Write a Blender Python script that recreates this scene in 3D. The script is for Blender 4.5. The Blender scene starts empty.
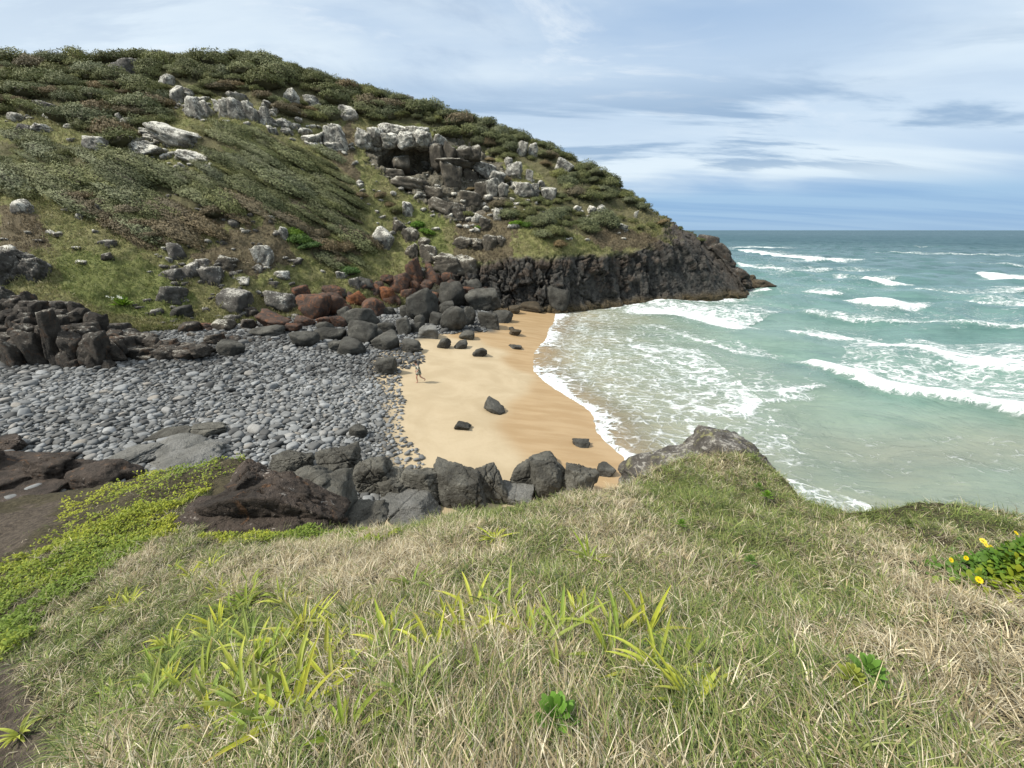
import bpy, bmesh, math, random
import numpy as np
from mathutils import Vector, Matrix
from mathutils.bvhtree import BVHTree

R = math.radians
SC = bpy.context.scene
COL = SC.collection
rng = np.random.default_rng(7)
random.seed(7)

# ------------------------------------------------------------------ camera
FPX = 398.0
PITCH = R(21.15)
EYE = np.array([0.0, 0.0, 12.0])
cam = bpy.data.cameras.new('camera')
cam.sensor_width = 36.0
cam.lens = FPX / 1024 * 36.0
cam.clip_start = 0.05
cam.clip_end = 60000
camo = bpy.data.objects.new('camera', cam)
camo.location = EYE
camo.rotation_euler = (R(90) - PITCH, 0, 0)
COL.objects.link(camo)
SC.camera = camo

# ------------------------------------------------------------------ light, sky, exposure
SUN_DIR = Vector((-0.80, -0.30, 1.0)).normalized()
SUN_EL = math.asin(SUN_DIR.z)
SUN_AZ = math.atan2(SUN_DIR.x, SUN_DIR.y)
sl = bpy.data.lights.new('sun', 'SUN')
sl.energy = 4.6
sl.angle = R(5)
sl.color = (1.0, 0.95, 0.86)
so = bpy.data.objects.new('sun', sl)
so.rotation_euler = (-SUN_DIR).to_track_quat('-Z', 'Y').to_euler()
COL.objects.link(so)

SC.view_settings.view_transform = 'Standard'
SC.view_settings.look = 'None'
SC.view_settings.gamma = 1.0
SC.view_settings.use_curve_mapping = False
SC.view_settings.exposure = 0.38


class NT:
    """tiny helper for node trees"""
    def __init__(s, tree):
        s.t = tree
        s.n = tree.nodes
        s.l = tree.links

    def new(s, typ, **kw):
        nd = s.n.new(typ)
        for k, v in kw.items():
            setattr(nd, k, v)
        return nd

    def put(s, sock, val):
        if hasattr(val, 'is_output') or isinstance(val, bpy.types.NodeSocket):
            s.l.new(val, sock)
        elif isinstance(val, (tuple, list)) and len(val) == 3 and sock.type == 'RGBA':
            sock.default_value = (*val, 1)
        else:
            sock.default_value = val

    def math(s, op, a, b=0.0, c=0.0, clamp=False):
        nd = s.new('ShaderNodeMath', operation=op)
        nd.use_clamp = clamp
        s.put(nd.inputs[0], a)
        s.put(nd.inputs[1], b)
        s.put(nd.inputs[2], c)
        return nd.outputs[0]

    def mix(s, f, a, b, mode='MIX'):
        nd = s.new('ShaderNodeMix', data_type='RGBA', blend_type=mode)
        s.put(nd.inputs['Factor'], f)
        s.put(nd.inputs[6], a)
        s.put(nd.inputs[7], b)
        return nd.outputs[2]

    def rng(s, x, a, b, c=0.0, d=1.0, smooth=True):
        nd = s.new('ShaderNodeMapRange')
        nd.interpolation_type = 'SMOOTHSTEP' if smooth else 'LINEAR'
        s.put(nd.inputs[0], x)
        for i, v in enumerate((a, b, c, d)):
            s.put(nd.inputs[1 + i], v)
        return nd.outputs[0]

    def noise(s, vec, scale, detail=4.0, rough=0.55, dist=0.0):
        nd = s.new('ShaderNodeTexNoise')
        s.put(nd.inputs['Vector'], vec)
        nd.inputs['Scale'].default_value = scale
        nd.inputs['Detail'].default_value = detail
        nd.inputs['Roughness'].default_value = rough
        nd.inputs['Distortion'].default_value = dist
        return nd.outputs['Fac']

    def vor(s, vec, scale, feature='F1', rand=1.0):
        nd = s.new('ShaderNodeTexVoronoi', feature=feature)
        s.put(nd.inputs['Vector'], vec)
        nd.inputs['Scale'].default_value = scale
        nd.inputs['Randomness'].default_value = rand
        return nd

    def mapping(s, vec, scale=(1, 1, 1), rot=(0, 0, 0), loc=(0, 0, 0)):
        nd = s.new('ShaderNodeMapping')
        s.put(nd.inputs['Vector'], vec)
        nd.inputs['Scale'].default_value = scale
        nd.inputs['Rotation'].default_value = rot
        nd.inputs['Location'].default_value = loc
        return nd.outputs[0]

    def attr(s, name, out='Fac'):
        nd = s.new('ShaderNodeAttribute', attribute_name=name)
        return nd.outputs[out]

    def bump(s, h, strength=0.5, dist=0.1, normal=None):
        nd = s.new('ShaderNodeBump')
        s.put(nd.inputs['Height'], h)
        nd.inputs['Strength'].default_value = strength
        nd.inputs['Distance'].default_value = dist
        if normal is not None:
            s.put(nd.inputs['Normal'], normal)
        return nd.outputs[0]


world = bpy.data.worlds.new('World')
SC.world = world
world.use_nodes = True
W = NT(world.node_tree)
W.n.clear()
tc = W.new('ShaderNodeTexCoord').outputs['Generated']
sky = W.new('ShaderNodeTexSky', sky_type='NISHITA')
sky.sun_disc = False
sky.sun_elevation = SUN_EL
sky.sun_rotation = SUN_AZ
sky.altitude = 0
sky.air_density = 1.0
sky.dust_density = 1.5
sep = W.new('ShaderNodeSeparateXYZ')
W.put(sep.inputs[0], tc)
zc = W.math('MAXIMUM', sep.outputs[2], 0.0)
den = W.math('ADD', zc, 0.10)
comb = W.new('ShaderNodeCombineXYZ')
W.put(comb.inputs[0], W.math('DIVIDE', sep.outputs[0], den))
W.put(comb.inputs[1], W.math('DIVIDE', sep.outputs[1], den))
pv = comb.outputs[0]
big = W.noise(W.mapping(pv, (0.34, 0.62, 1), (0, 0, R(-28))), 1.0, 5.0, 0.5, 0.6)
streak = W.noise(W.mapping(pv, (0.16, 1.05, 1), (0, 0, R(-20)), (3.1, 1.7, 0)), 1.0, 6.0, 0.55, 0.5)
wisp = W.noise(W.mapping(pv, (0.30, 0.95, 1), (0, 0, R(4)), (7.3, 4.2, 0)), 1.0, 7.0, 0.6, 0.4)
cl = W.math('ADD', W.math('MULTIPLY', big, 0.6), W.math('MULTIPLY', streak, 0.4))
white = W.rng(cl, 0.40, 0.58)
# high veil: blue-grey thin cloud to bright white cloud
veil = W.mix(white, (0.28, 0.41, 0.60), (0.63, 0.715, 0.78))
# a bright layer that lies between about 6 and 20 degrees
band = W.math('MULTIPLY', W.rng(zc, 0.06, 0.16), W.rng(zc, 0.42, 0.20))
veil = W.mix(W.math('MULTIPLY', band, 0.62), veil, (0.61, 0.71, 0.79))
# low blue grey cloud near the horizon
lowm = W.rng(zc, 0.108, 0.055)
lown = W.rng(streak, 0.40, 0.62)
lowc = W.mix(lown, (0.215, 0.37, 0.585), (0.28, 0.44, 0.63))
veil = W.mix(lowm, veil, lowc)
puff = W.noise(W.mapping(pv, (0.75, 1.15, 1), (0, 0, R(-24)), (1.3, 9.1, 0)), 1.0, 8.0, 0.62, 0.7)
veil = W.mix(W.math('MULTIPLY', W.math('MULTIPLY', W.rng(puff, 0.50, 0.66), W.rng(zc, 0.12, 0.34)), 0.42), veil, (0.29, 0.39, 0.54))
veil = W.mix(W.math('MULTIPLY', W.math('MULTIPLY', W.rng(puff, 0.48, 0.36), W.rng(zc, 0.10, 0.30)), 0.65), veil, (0.70, 0.76, 0.81))
# darker grey wisps in the bright layer
wm = W.math('MULTIPLY', W.rng(wisp, 0.51, 0.60), W.math('MULTIPLY', W.rng(zc, 0.07, 0.13), W.rng(zc, 0.30, 0.20)))
veil = W.mix(W.math('MULTIPLY', wm, 0.85), veil, (0.23, 0.345, 0.50))
hz = W.rng(zc, 0.03, 0.0)
veil = W.mix(W.math('MULTIPLY', hz, 0.5), veil, (0.32, 0.46, 0.62))
# unseen sky overhead, whitened beyond the visible cloud to add ambient light
veil = W.mix(W.rng(zc, 0.66, 0.92), veil, (1.25, 1.28, 1.30))
bg1 = W.new('ShaderNodeBackground')
W.put(bg1.inputs[0], sky.outputs[0])
bg1.inputs[1].default_value = 0.10
bg2 = W.new('ShaderNodeBackground')
W.put(bg2.inputs[0], veil)
bg2.inputs[1].default_value = 1.0
mx = W.new('ShaderNodeMixShader')
mx.inputs[0].default_value = 0.90
W.l.new(bg1.outputs[0], mx.inputs[1])
W.l.new(bg2.outputs[0], mx.inputs[2])
wo = W.new('ShaderNodeOutputWorld')
W.l.new(mx.outputs[0], wo.inputs[0])

# ------------------------------------------------------------------ projection helpers
CP, SP = math.cos(PITCH), math.sin(PITCH)


def ray(u, v):
    dx = (np.asarray(u, float) - 512) / FPX
    dy = (384 - np.asarray(v, float)) / FPX
    return np.stack([dx, CP + dy * SP, -SP + dy * CP], -1)


def at_z(u, v, z):
    d = ray(u, v)
    return EYE + d * ((z - EYE[2]) / d[..., 2])[..., None]


def at_y(u, v, y):
    d = ray(u, v)
    return EYE + d * (y / d[1])


def proj(P):
    q = P - EYE
    dep = q[..., 1] * CP - q[..., 2] * SP
    up = q[..., 1] * SP + q[..., 2] * CP
    dep = np.maximum(dep, 1e-3)
    return 512 + FPX * q[..., 0] / dep, 384 - FPX * up / dep, dep


# ------------------------------------------------------------------ numpy noise
def _h(ix, iy, iz, s):
    h = (ix.astype(np.int64) * 374761393 + iy.astype(np.int64) * 668265263 + iz.astype(np.int64) * 2147483647 + s * 144665) & 0xFFFFFFFF
    h = ((h ^ (h >> 13)) * 1274126177) & 0xFFFFFFFF
    h = ((h ^ (h >> 16)) * 2246822519) & 0xFFFFFFFF
    return ((h ^ (h >> 15)) & 0xFFFFFF) / float(0xFFFFFF)


def vn(P, s=0):
    P = np.asarray(P, float)
    i = np.floor(P).astype(np.int64)
    f = P - i
    f = f * f * f * (f * (f * 6 - 15) + 10)
    out = 0
    for a in (0, 1):
        wa = f[:, 0] if a else 1 - f[:, 0]
        for b in (0, 1):
            wb = f[:, 1] if b else 1 - f[:, 1]
            for c in (0, 1):
                wc = f[:, 2] if c else 1 - f[:, 2]
                out = out + wa * wb * wc * _h(i[:, 0] + a, i[:, 1] + b, i[:, 2] + c, s)
    return out * 2 - 1


def fbm(P, oct=4, s=0, gain=0.5):
    t, a, n = 0, 1, 0
    P = np.asarray(P, float)
    for k in range(oct):
        t = t + a * vn(P * (2.03 ** k) + k * 17.3, s + k)
        n += a
        a *= gain
    return t / n


def p3(x, y, z=0.0):
    return np.stack([x, y, np.zeros_like(x) + z], -1)


def cells(X, Y, s=0):
    """2-D voronoi: F1, F2-F1, random id of the nearest cell"""
    ix, iy = np.floor(X).astype(np.int64), np.floor(Y).astype(np.int64)
    f1 = np.full(X.shape, 9.0)
    f2 = np.full(X.shape, 9.0)
    rid = np.zeros(X.shape)
    z = np.zeros_like(ix)
    for a in (-1, 0, 1):
        for b in (-1, 0, 1):
            cx = ix + a + 0.15 + 0.7 * _h(ix + a, iy + b, z, s)
            cy = iy + b + 0.15 + 0.7 * _h(ix + a, iy + b, z, s + 1)
            d = np.hypot(cx - X, cy - Y)
            r = _h(ix + a, iy + b, z, s + 2)
            m = d < f1
            f2 = np.where(m, f1, np.minimum(f2, d))
            rid = np.where(m, r, rid)
            f1 = np.where(m, d, f1)
    return f1, f2 - f1, rid


def sstep(x, a, b):
    t = np.clip((x - a) / (b - a), 0, 1)
    return t * t * (3 - 2 * t)


def inpoly(u, v, poly):
    u = np.asarray(u)
    v = np.asarray(v)
    r = np.zeros(u.shape, bool)
    n = len(poly)
    for i in range(n):
        x1, y1 = poly[i]
        x2, y2 = poly[(i + 1) % n]
        if y1 == y2:
            continue
        c = ((y1 > v) != (y2 > v)) & (u < (x2 - x1) * (v - y1) / (y2 - y1) + x1)
        r ^= c
    return r


def seg_dist(X, Y, pts):
    """distance to a polyline, side (+ = left of its direction) and parameter 0..1"""
    best = np.full(X.shape, 1e9)
    side = np.zeros(X.shape)
    par = np.zeros(X.shape)
    n = len(pts) - 1
    for i in range(n):
        ax, ay = pts[i][:2]
        bx, by = pts[i + 1][:2]
        ex, ey = bx - ax, by - ay
        L = ex * ex + ey * ey + 1e-9
        t = np.clip(((X - ax) * ex + (Y - ay) * ey) / L, 0, 1)
        dx, dy = X - ax - t * ex, Y - ay - t * ey
        d = np.hypot(dx, dy)
        m = d < best
        best = np.where(m, d, best)
        side = np.where(m, np.sign(ex * dy - ey * dx), side)
        par = np.where(m, (i + t) / n, par)
    return best, side, par


class TPS:
    def __init__(s, pts, lam=0.0):
        p = np.asarray(pts, float)
        s.c = p[:, :2]
        n = len(p)
        K = s.k(np.hypot(*(s.c[:, None] - s.c[None]).transpose(2, 0, 1))) + lam * np.eye(n)
        Q = np.c_[np.ones(n), s.c]
        A = np.block([[K, Q], [Q.T, np.zeros((3, 3))]])
        s.w = np.linalg.solve(A, np.r_[p[:, 2], np.zeros(3)])

    @staticmethod
    def k(r):
        return np.where(r > 1e-9, r * r * np.log(np.maximum(r, 1e-9)), 0)

    def __call__(s, x, y):
        x = np.asarray(x, float)
        y = np.asarray(y, float)
        o = s.w[-3] + s.w[-2] * x + s.w[-1] * y
        for (cx, cy), w in zip(s.c, s.w):
            o = o + w * s.k(np.hypot(x - cx, y - cy))
        return o


# ------------------------------------------------------------------ object helpers
def mesh_from(name, V, F, mat=None, smooth=True):
    V = np.ascontiguousarray(V, np.float32)
    F = np.ascontiguousarray(F, np.int32)
    k = F.shape[1]
    me = bpy.data.meshes.new(name)
    me.vertices.add(len(V))
    me.vertices.foreach_set('co', V.ravel())
    me.loops.add(F.size)
    me.loops.foreach_set('vertex_index', F.ravel())
    me.polygons.add(len(F))
    me.polygons.foreach_set('loop_start', np.arange(0, F.size, k, dtype=np.int32))
    try:
        me.polygons.foreach_set('loop_total', np.full(len(F), k, np.int32))
    except Exception:
        pass
    me.polygons.foreach_set('use_smooth', np.full(len(F), smooth, bool))
    me.update(calc_edges=True)
    me.validate()
    if mat:
        me.materials.append(mat)
    return me


def fattr(me, name, val):
    a = me.attributes.new(name, 'FLOAT', 'POINT')
    a.data.foreach_set('value', np.ascontiguousarray(val, np.float32))


def cattr(me, name, val):
    a = me.attributes.new(name, 'FLOAT_COLOR', 'POINT')
    c = np.ones((len(val), 4), np.float32)
    c[:, :3] = val
    a.data.foreach_set('color', c.ravel())


def link(name, me, parent=None, loc=None):
    o = bpy.data.objects.new(name, me)
    COL.objects.link(o)
    if parent:
        o.parent = parent
    if loc is not None:
        o.location = loc
    return o


def tag(o, label=None, cat=None, group=None, kind=None):
    if label:
        o['label'] = label
    if cat:
        o['category'] = cat
    if group:
        o['group'] = group
    if kind:
        o['kind'] = kind
    return o


def grid_faces(nr, nc):
    i = np.arange(nr * nc).reshape(nr, nc)
    return np.stack([i[:-1, :-1], i[:-1, 1:], i[1:, 1:], i[1:, :-1]], -1).reshape(-1, 4)


def catmull(Pts, segs):
    """Pts (n, ..., 3); segs samples per segment -> sampled along axis 0, with the fractional index"""
    n = len(Pts)
    out, idx = [], []
    for i in range(n - 1):
        p0, p1, p2, p3_ = Pts[max(i - 1, 0)], Pts[i], Pts[i + 1], Pts[min(i + 2, n - 1)]
        k = segs[i]
        m1, m2 = (p2 - p0) * 0.5, (p3_ - p1) * 0.5
        for t in np.arange(k) / k:
            t2, t3 = t * t, t ** 3
            out.append((2 * t3 - 3 * t2 + 1) * p1 + (t3 - 2 * t2 + t) * m1 + (-2 * t3 + 3 * t2) * p2 + (t3 - t2) * m2)
            idx.append(i + t)
    out.append(Pts[-1])
    idx.append(n - 1.0)
    return np.array(out), np.array(idx)


# ------------------------------------------------------------------ materials
def new_mat(name):
    m = bpy.data.materials.new(name)
    m.use_nodes = True
    t = NT(m.node_tree)
    b = t.n['Principled BSDF']
    b.inputs['Roughness'].default_value = 0.9
    b.inputs['Specular IOR Level'].default_value = 0.25
    return m, t, b


def rock_mat(name, c1, c2, lichen, amount, scale=1.0, rough=0.85, top=0.0, second=None, second_amt=0.0):
    """stone: two tones in patches, lichen or mineral spots, pitted and cracked bump"""
    m, t, b = new_mat(name)
    co = t.new('ShaderNodeTexCoord').outputs['Object']
    inf = t.new('ShaderNodeObjectInfo')
    off = t.new('ShaderNodeVectorMath', operation='ADD')
    t.put(off.inputs[0], co)
    t.put(off.inputs[1], inf.outputs['Location'])
    co = off.outputs[0]
    n1 = t.noise(co, 0.9 * scale, 6, 0.62, 0.4)
    n2 = t.noise(co, 5.5 * scale, 6, 0.7, 0.3)
    n3 = t.noise(co, 22 * scale, 4, 0.7)
    col = t.mix(t.rng(n1, 0.36, 0.64), c1, c2)
    col = t.mix(t.math('MULTIPLY', t.rng(n3, 0.35, 0.7), 0.45), col, tuple(c * 0.45 for c in c1))
    if second:
        n4 = t.noise(co, 1.6 * scale, 5, 0.65, 0.8)
        col = t.mix(t.math('MULTIPLY', t.rng(n4, 0.62 - 0.3 * second_amt, 0.72 - 0.2 * second_amt), 0.85), col, second)
    geo = t.new('ShaderNodeNewGeometry')
    sp = t.new('ShaderNodeSeparateXYZ')
    t.put(sp.inputs[0], geo.outputs['Normal'])
    lm = t.math('ADD', t.math('MULTIPLY', n2, 0.6), t.math('MULTIPLY', n1, 0.4))
    lm = t.math('ADD', lm, t.math('MULTIPLY', t.math('SUBTRACT', sp.outputs[2], 0.25), top))
    thr = 0.72 - 0.34 * amount
    lf = t.rng(lm, thr, thr + 0.07)
    col = t.mix(t.math('MULTIPLY', lf, 0.9), col, lichen)
    # tint each stone a little
    tint = t.rng(inf.outputs['Random'], 0, 1, 0.78, 1.2, smooth=False)
    cc = t.new('ShaderNodeCombineXYZ')
    for i in range(3):
        t.put(cc.inputs[i], tint)
    col = t.mix(1.0, col, cc.outputs[0], 'MULTIPLY')
    t.put(b.inputs['Base Color'], col)
    b.inputs['Roughness'].default_value = rough
    wv = t.new('ShaderNodeVectorMath', operation='MULTIPLY_ADD')
    wn_ = t.new('ShaderNodeTexNoise')
    t.put(wn_.inputs['Vector'], co)
    wn_.inputs['Scale'].default_value = 1.3 * scale
    wn_.inputs['Detail'].default_value = 5
    t.put(wv.inputs[0], wn_.outputs['Color'])
    wv.inputs[1].default_value = (1.1, 1.1, 1.1)
    t.put(wv.inputs[2], co)
    v = t.vor(t.mapping(wv.outputs[0], (0.8, 0.8, 1.5)), 1.2 * scale, 'DISTANCE_TO_EDGE')
    crack = t.rng(t.math('ADD', v.outputs['Distance'], t.math('MULTIPLY', n1, 0.10)), 0.05, 0.10)
    h = t.math('ADD', t.math('MULTIPLY', n2, 0.75), t.math('MULTIPLY', n3, 0.35))
    n5 = t.noise(co, 2.6 * scale, 5, 0.75, 0.6)
    h = t.math('ADD', h, t.math('MULTIPLY', n5, 0.9))
    h = t.math('ADD', h, t.math('MULTIPLY', crack, 0.22))
    t.put(b.inputs['Normal'], t.bump(h, 0.9, 0.17 / scale))
    return m


M = {}
M['basalt'] = rock_mat('basalt_stone', (0.046, 0.044, 0.037), (0.105, 0.101, 0.086), (0.18, 0.175, 0.145), 0.40)
M['grey'] = rock_mat('grey_stone', (0.12, 0.118, 0.105), (0.20, 0.197, 0.18), (0.30, 0.295, 0.27), 0.3)
M['rust'] = rock_mat('rust_stone', (0.055, 0.042, 0.035), (0.11, 0.065, 0.045), (0.18, 0.14, 0.11), 0.25, second=(0.17, 0.075, 0.038), second_amt=0.42)
M['orange'] = rock_mat('orange_stone', (0.10, 0.048, 0.028), (0.21, 0.085, 0.037), (0.28, 0.17, 0.10), 0.25, second=(0.28, 0.105, 0.038), second_amt=0.5)
M['pale'] = rock_mat('pale_lichen_stone', (0.20, 0.19, 0.16), (0.42, 0.405, 0.345), (0.60, 0.58, 0.50), 0.60, top=0.10, second=(0.07, 0.065, 0.058), second_amt=0.62)
M['mottled'] = rock_mat('mottled_stone', (0.075, 0.069, 0.06), (0.15, 0.14, 0.12), (0.42, 0.405, 0.35), 0.5, top=0.10)
M['ledge'] = rock_mat('dark_ledge_stone', (0.055, 0.048, 0.037), (0.125, 0.108, 0.082), (0.42, 0.405, 0.34), 0.42, top=0.16)
M['brown'] = rock_mat('brown_bedrock', (0.034, 0.027, 0.021), (0.078, 0.060, 0.047), (0.42, 0.38, 0.33), 0.38, 1.5, second=(0.13, 0.070, 0.036), second_amt=0.14)
M['bank'] = rock_mat('dark_bank_stone', (0.038, 0.033, 0.027), (0.105, 0.090, 0.072), (0.36, 0.345, 0.295), 0.42, top=0.08, second=(0.10, 0.060, 0.036), second_amt=0.28)
M['shore'] = rock_mat('shore_basalt', (0.070, 0.066, 0.054), (0.150, 0.144, 0.120), (0.23, 0.22, 0.18), 0.35, 1.3)
M['cap'] = rock_mat('lichen_bedrock', (0.090, 0.080, 0.068), (0.175, 0.16, 0.14), (0.42, 0.40, 0.35), 0.52, 2.4, top=0.05, second=(0.30, 0.29, 0.14), second_amt=0.25)
M['tan'] = rock_mat('tide_stone', (0.06, 0.048, 0.032), (0.12, 0.095, 0.06), (0.20, 0.16, 0.09), 0.35)


def leaf_mat(name, rough=0.65, trans=0.25, vary=1.0):
    """leaf colour comes from the 'tint' colour stored on each leaf"""
    m, t, b = new_mat(name)
    c = t.attr('tint', 'Color')
    inf = t.new('ShaderNodeObjectInfo')
    hs = t.new('ShaderNodeHueSaturation')
    t.put(hs.inputs['Color'], c)
    t.put(hs.inputs['Value'], t.rng(inf.outputs['Random'], 0, 1, 1 - 0.26 * vary, 1 + 0.32 * vary, smooth=False))
    wr = t.new('ShaderNodeTexWhiteNoise', noise_dimensions='1D')
    t.put(wr.inputs['W'], inf.outputs['Random'])
    t.put(hs.inputs['Saturation'], t.rng(wr.outputs['Value'], 0, 1, 1 - 0.2 * vary, 1 + 0.25 * vary, smooth=False))
    t.put(hs.inputs['Hue'], t.rng(wr.outputs['Value'], 1, 0, 0.5 - 0.015 * vary, 0.5 + 0.01 * vary, smooth=False))
    t.put(b.inputs['Base Color'], hs.outputs[0])
    b.inputs['Roughness'].default_value = rough
    b.inputs['Specular IOR Level'].default_value = 0.3
    if trans:
        tr = t.new('ShaderNodeBsdfTranslucent')
        t.put(tr.inputs[0], hs.outputs[0])
        ms = t.new('ShaderNodeMixShader')
        ms.inputs[0].default_value = trans
        t.l.new(b.outputs[0], ms.inputs[1])
        t.l.new(tr.outputs[0], ms.inputs[2])
        t.l.new(ms.outputs[0], t.n['Material Output'].inputs[0])
    return m


M['leaf'] = leaf_mat('leaf', vary=0.25)
M['carpet'] = leaf_mat('carpet_leaf', vary=0.0)
M['grass'] = leaf_mat('grass_blade', 0.6, 0.3, 0.0)
M['scrub'] = leaf_mat('scrub_leaf', 0.75, 0.12, 0.55)


def plain(name, c, rough=0.8, spec=0.25):
    m, t, b = new_mat(name)
    co = t.new('ShaderNodeTexCoord').outputs['Object']
    n = t.noise(co, 30, 3)
    t.put(b.inputs['Base Color'], t.mix(t.rng(n, 0.3, 0.7), tuple(x * 0.8 for x in c), c))
    b.inputs['Roughness'].default_value = rough
    b.inputs['Specular IOR Level'].default_value = spec
    return m


# ================================================================== BEACH
SHORE_PX = [(557, 315), (549, 330), (540, 345), (533, 362), (547, 381), (573, 400), (596, 418), (607, 440), (624, 462), (640, 482)]
SHORE = [tuple(at_z(u, v, 0.0)[:2]) for u, v in SHORE_PX]
SHORE_ALL = [(7.0, 72.0)] + SHORE + [(6.0, 12.0), (9.0, 9.5), (15.0, 7.5), (30.0, 3.0), (60.0, -4.0)]


def shore_d(X, Y):
    d, s, p = seg_dist(X, Y, SHORE_ALL)
    return d * s        # positive on the seaward side (left of the line walked towards the camera)


bp = [(x, y, 0.0) for x, y in SHORE]
bp += [(7, 72, 0.1), (6.0, 12.0, 0.0), (9, 9.5, 0), (15, 7.5, 0), (30, 3, 0)]
for i in range(len(SHORE_ALL) - 1):
    ax, ay = SHORE_ALL[i]
    bx, by = SHORE_ALL[i + 1]
    ex, ey = bx - ax, by - ay
    L = math.hypot(ex, ey)
    if L < 1:
        continue
    nx, ny = -ey / L, ex / L
    for o, z in ((6, -0.7), (16, -1.9)):
        bp.append(((ax + bx) / 2 + nx * o, (ay + by) / 2 + ny * o, z))
for u, v, z in ((420, 383, 1.2), (470, 325, 1.2), (460, 430, 1.1), (400, 470, 1.4), (500, 480, 0.9), (560, 500, 0.55), (520, 330, 0.55),
                (200, 400, 2.1), (0, 380, 2.7), (0, 450, 2.7), (100, 455, 2.4), (300, 340, 2.0), (350, 400, 1.6), (-300, 400, 3.0), (300, 480, 1.8), (-300, 470, 3.0),
                (0, 330, 2.9), (200, 318, 2.6), (400, 303, 1.5), (480, 303, 1.1)):
    p = at_z(u, v, z)
    bp.append((p[0], p[1], z))
bp += [(0, 3, 1.6), (-10, 5, 2.6), (5, 6, 0.5), (12, 2, 0.0), (-30, 5, 3.0), (-60, 20, 3.2), (-40, 70, 3.0)]
beach_tps = TPS(bp, 0.5)


def beach_z(x, y):
    P = p3(np.asarray(x, float).ravel(), np.asarray(y, float).ravel())
    n = 0.05 * fbm(P * 0.35, 3, 5) + 0.012 * fbm(P * 2.0, 2, 9)
    return beach_tps(x, y) + n.reshape(np.shape(x))


xs = np.arange(-80, 42, 0.33)
ys = np.arange(-6, 78, 0.33)
X, Y = np.meshgrid(xs, ys)
Zb = beach_z(X, Y)
V = np.stack([X, Y, Zb], -1).reshape(-1, 3)
u_, v_, dep_ = proj(V)
jn = fbm(V * (0.5, 0.5, 0), 3, 3)
WET = [(447, 338), (478, 341), (505, 350), (516, 372), (523, 398), (506, 430), (520, 452), (560, 480), (600, 520), (700, 560), (760, 420), (620, 300), (500, 300), (470, 318)]
COB = [(-600, 345), (-200, 345), (0, 343), (150, 330), (300, 312), (400, 302), (480, 300), (505, 318), (490, 330), (440, 333), (410, 340), (378, 352), (372, 366), (384, 400), (390, 445), (396, 500), (330, 530), (100, 560), (-600, 560)]
wet = inpoly(u_ + 26 * fbm(V * (0.16, 0.16, 0), 3, 4) + 8 * jn, v_ + 4 * jn, WET).astype(float)
cob = inpoly(u_ + 8 * jn, v_ + 4 * jn, COB).astype(float)
WG = wet.reshape(X.shape)
CG = cob.reshape(X.shape)
for _ in range(5):
    for G in (WG, CG):
        G[1:-1, 1:-1] = (G[1:-1, 1:-1] * 2 + G[:-2, 1:-1] + G[2:, 1:-1] + G[1:-1, :-2] + G[1:-1, 2:]) / 6
m, t, b = new_mat('beach_sand')
co = t.new('ShaderNodeTexCoord').outputs['Object']
n1 = t.noise(co, 0.35, 5, 0.6, 0.5)
n2 = t.noise(co, 7, 5, 0.65)
rip = t.noise(t.mapping(co, (0.25, 1.5, 1), (0, 0, R(35))), 1.0, 4, 0.6)
dry = t.mix(t.rng(n1, 0.35, 0.68), (0.335, 0.265, 0.165), (0.39, 0.315, 0.205))
wetc = t.mix(t.rng(rip, 0.36, 0.64), (0.295, 0.20, 0.102), (0.345, 0.245, 0.135))
wf = t.attr('wet')
col = t.mix(wf, dry, wetc)
col = t.mix(t.math('MULTIPLY', t.rng(n2, 0.45, 0.75), 0.14), col, (0.25, 0.19, 0.12))
gr = t.mix(t.rng(n2, 0.3, 0.7), (0.035, 0.036, 0.035), (0.11, 0.115, 0.11))
col = t.mix(t.attr('cob'), col, gr)
t.put(b.inputs['Base Color'], col)
t.put(b.inputs['Roughness'], t.math('ADD', t.math('MULTIPLY', wf, -0.42), 0.92))
h = t.math('ADD', t.math('MULTIPLY', n2, 0.5), t.math('MULTIPLY', rip, 0.8))
t.put(b.inputs['Normal'], t.bump(h, 0.25, 0.06))
me = mesh_from('beach', V, grid_faces(len(ys), len(xs)), m)
fattr(me, 'wet', np.clip(WG * 1.15 - 0.07, 0, 1).ravel())
fattr(me, 'cob', CG.ravel())
tag(link('beach_ground', me), kind='structure')
bvh_beach = BVHTree.FromPolygons(V.tolist(), grid_faces(len(ys), len(xs)).tolist())

# ================================================================== HEADLAND
HC = [  # u, base v, base z, cliff-top v, step back to it, crest v, crest distance
    (-700, 356, 3.0, 342, 2.0, 62, 45), (-400, 352, 3.0, 337, 2.0, 52, 60), (-200, 348, 3.0, 333, 2.2, 50, 70), (0, 343, 2.9, 328, 2.5, 63, 78), (60, 340, 2.8, 325, 2.5, 63, 80),
    (130, 333, 2.7, 318, 2.5, 61, 83), (200, 328, 2.5, 314, 2.5, 61, 85), (260, 322, 2.3, 308, 2.5, 60, 87), (330, 315, 2.0, 298, 3.0, 82, 89),
    (400, 308, 1.6, 284, 3.0, 101, 91), (440, 306, 1.4, 270, 2.5, 113, 92), (480, 306, 1.1, 261, 2.5, 124, 93), (520, 309, 0.7, 257, 2.5, 138, 93.5),
    (560, 311, 0.3, 256, 2.5, 155, 93.5), (600, 308, 0.0, 254, 2.5, 175, 92.5), (640, 305, -0.1, 250, 3.0, 203, 90), (670, 303, -0.2, 247, 3.5, 224, 88),
    (700, 301, -0.2, 251, 4.0, 238, 85), (725, 299, -0.2, 274, 3.0, 263, 82), (742, 298, -0.2, 293, 1.0, 289, 79)]
cols = []
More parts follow.
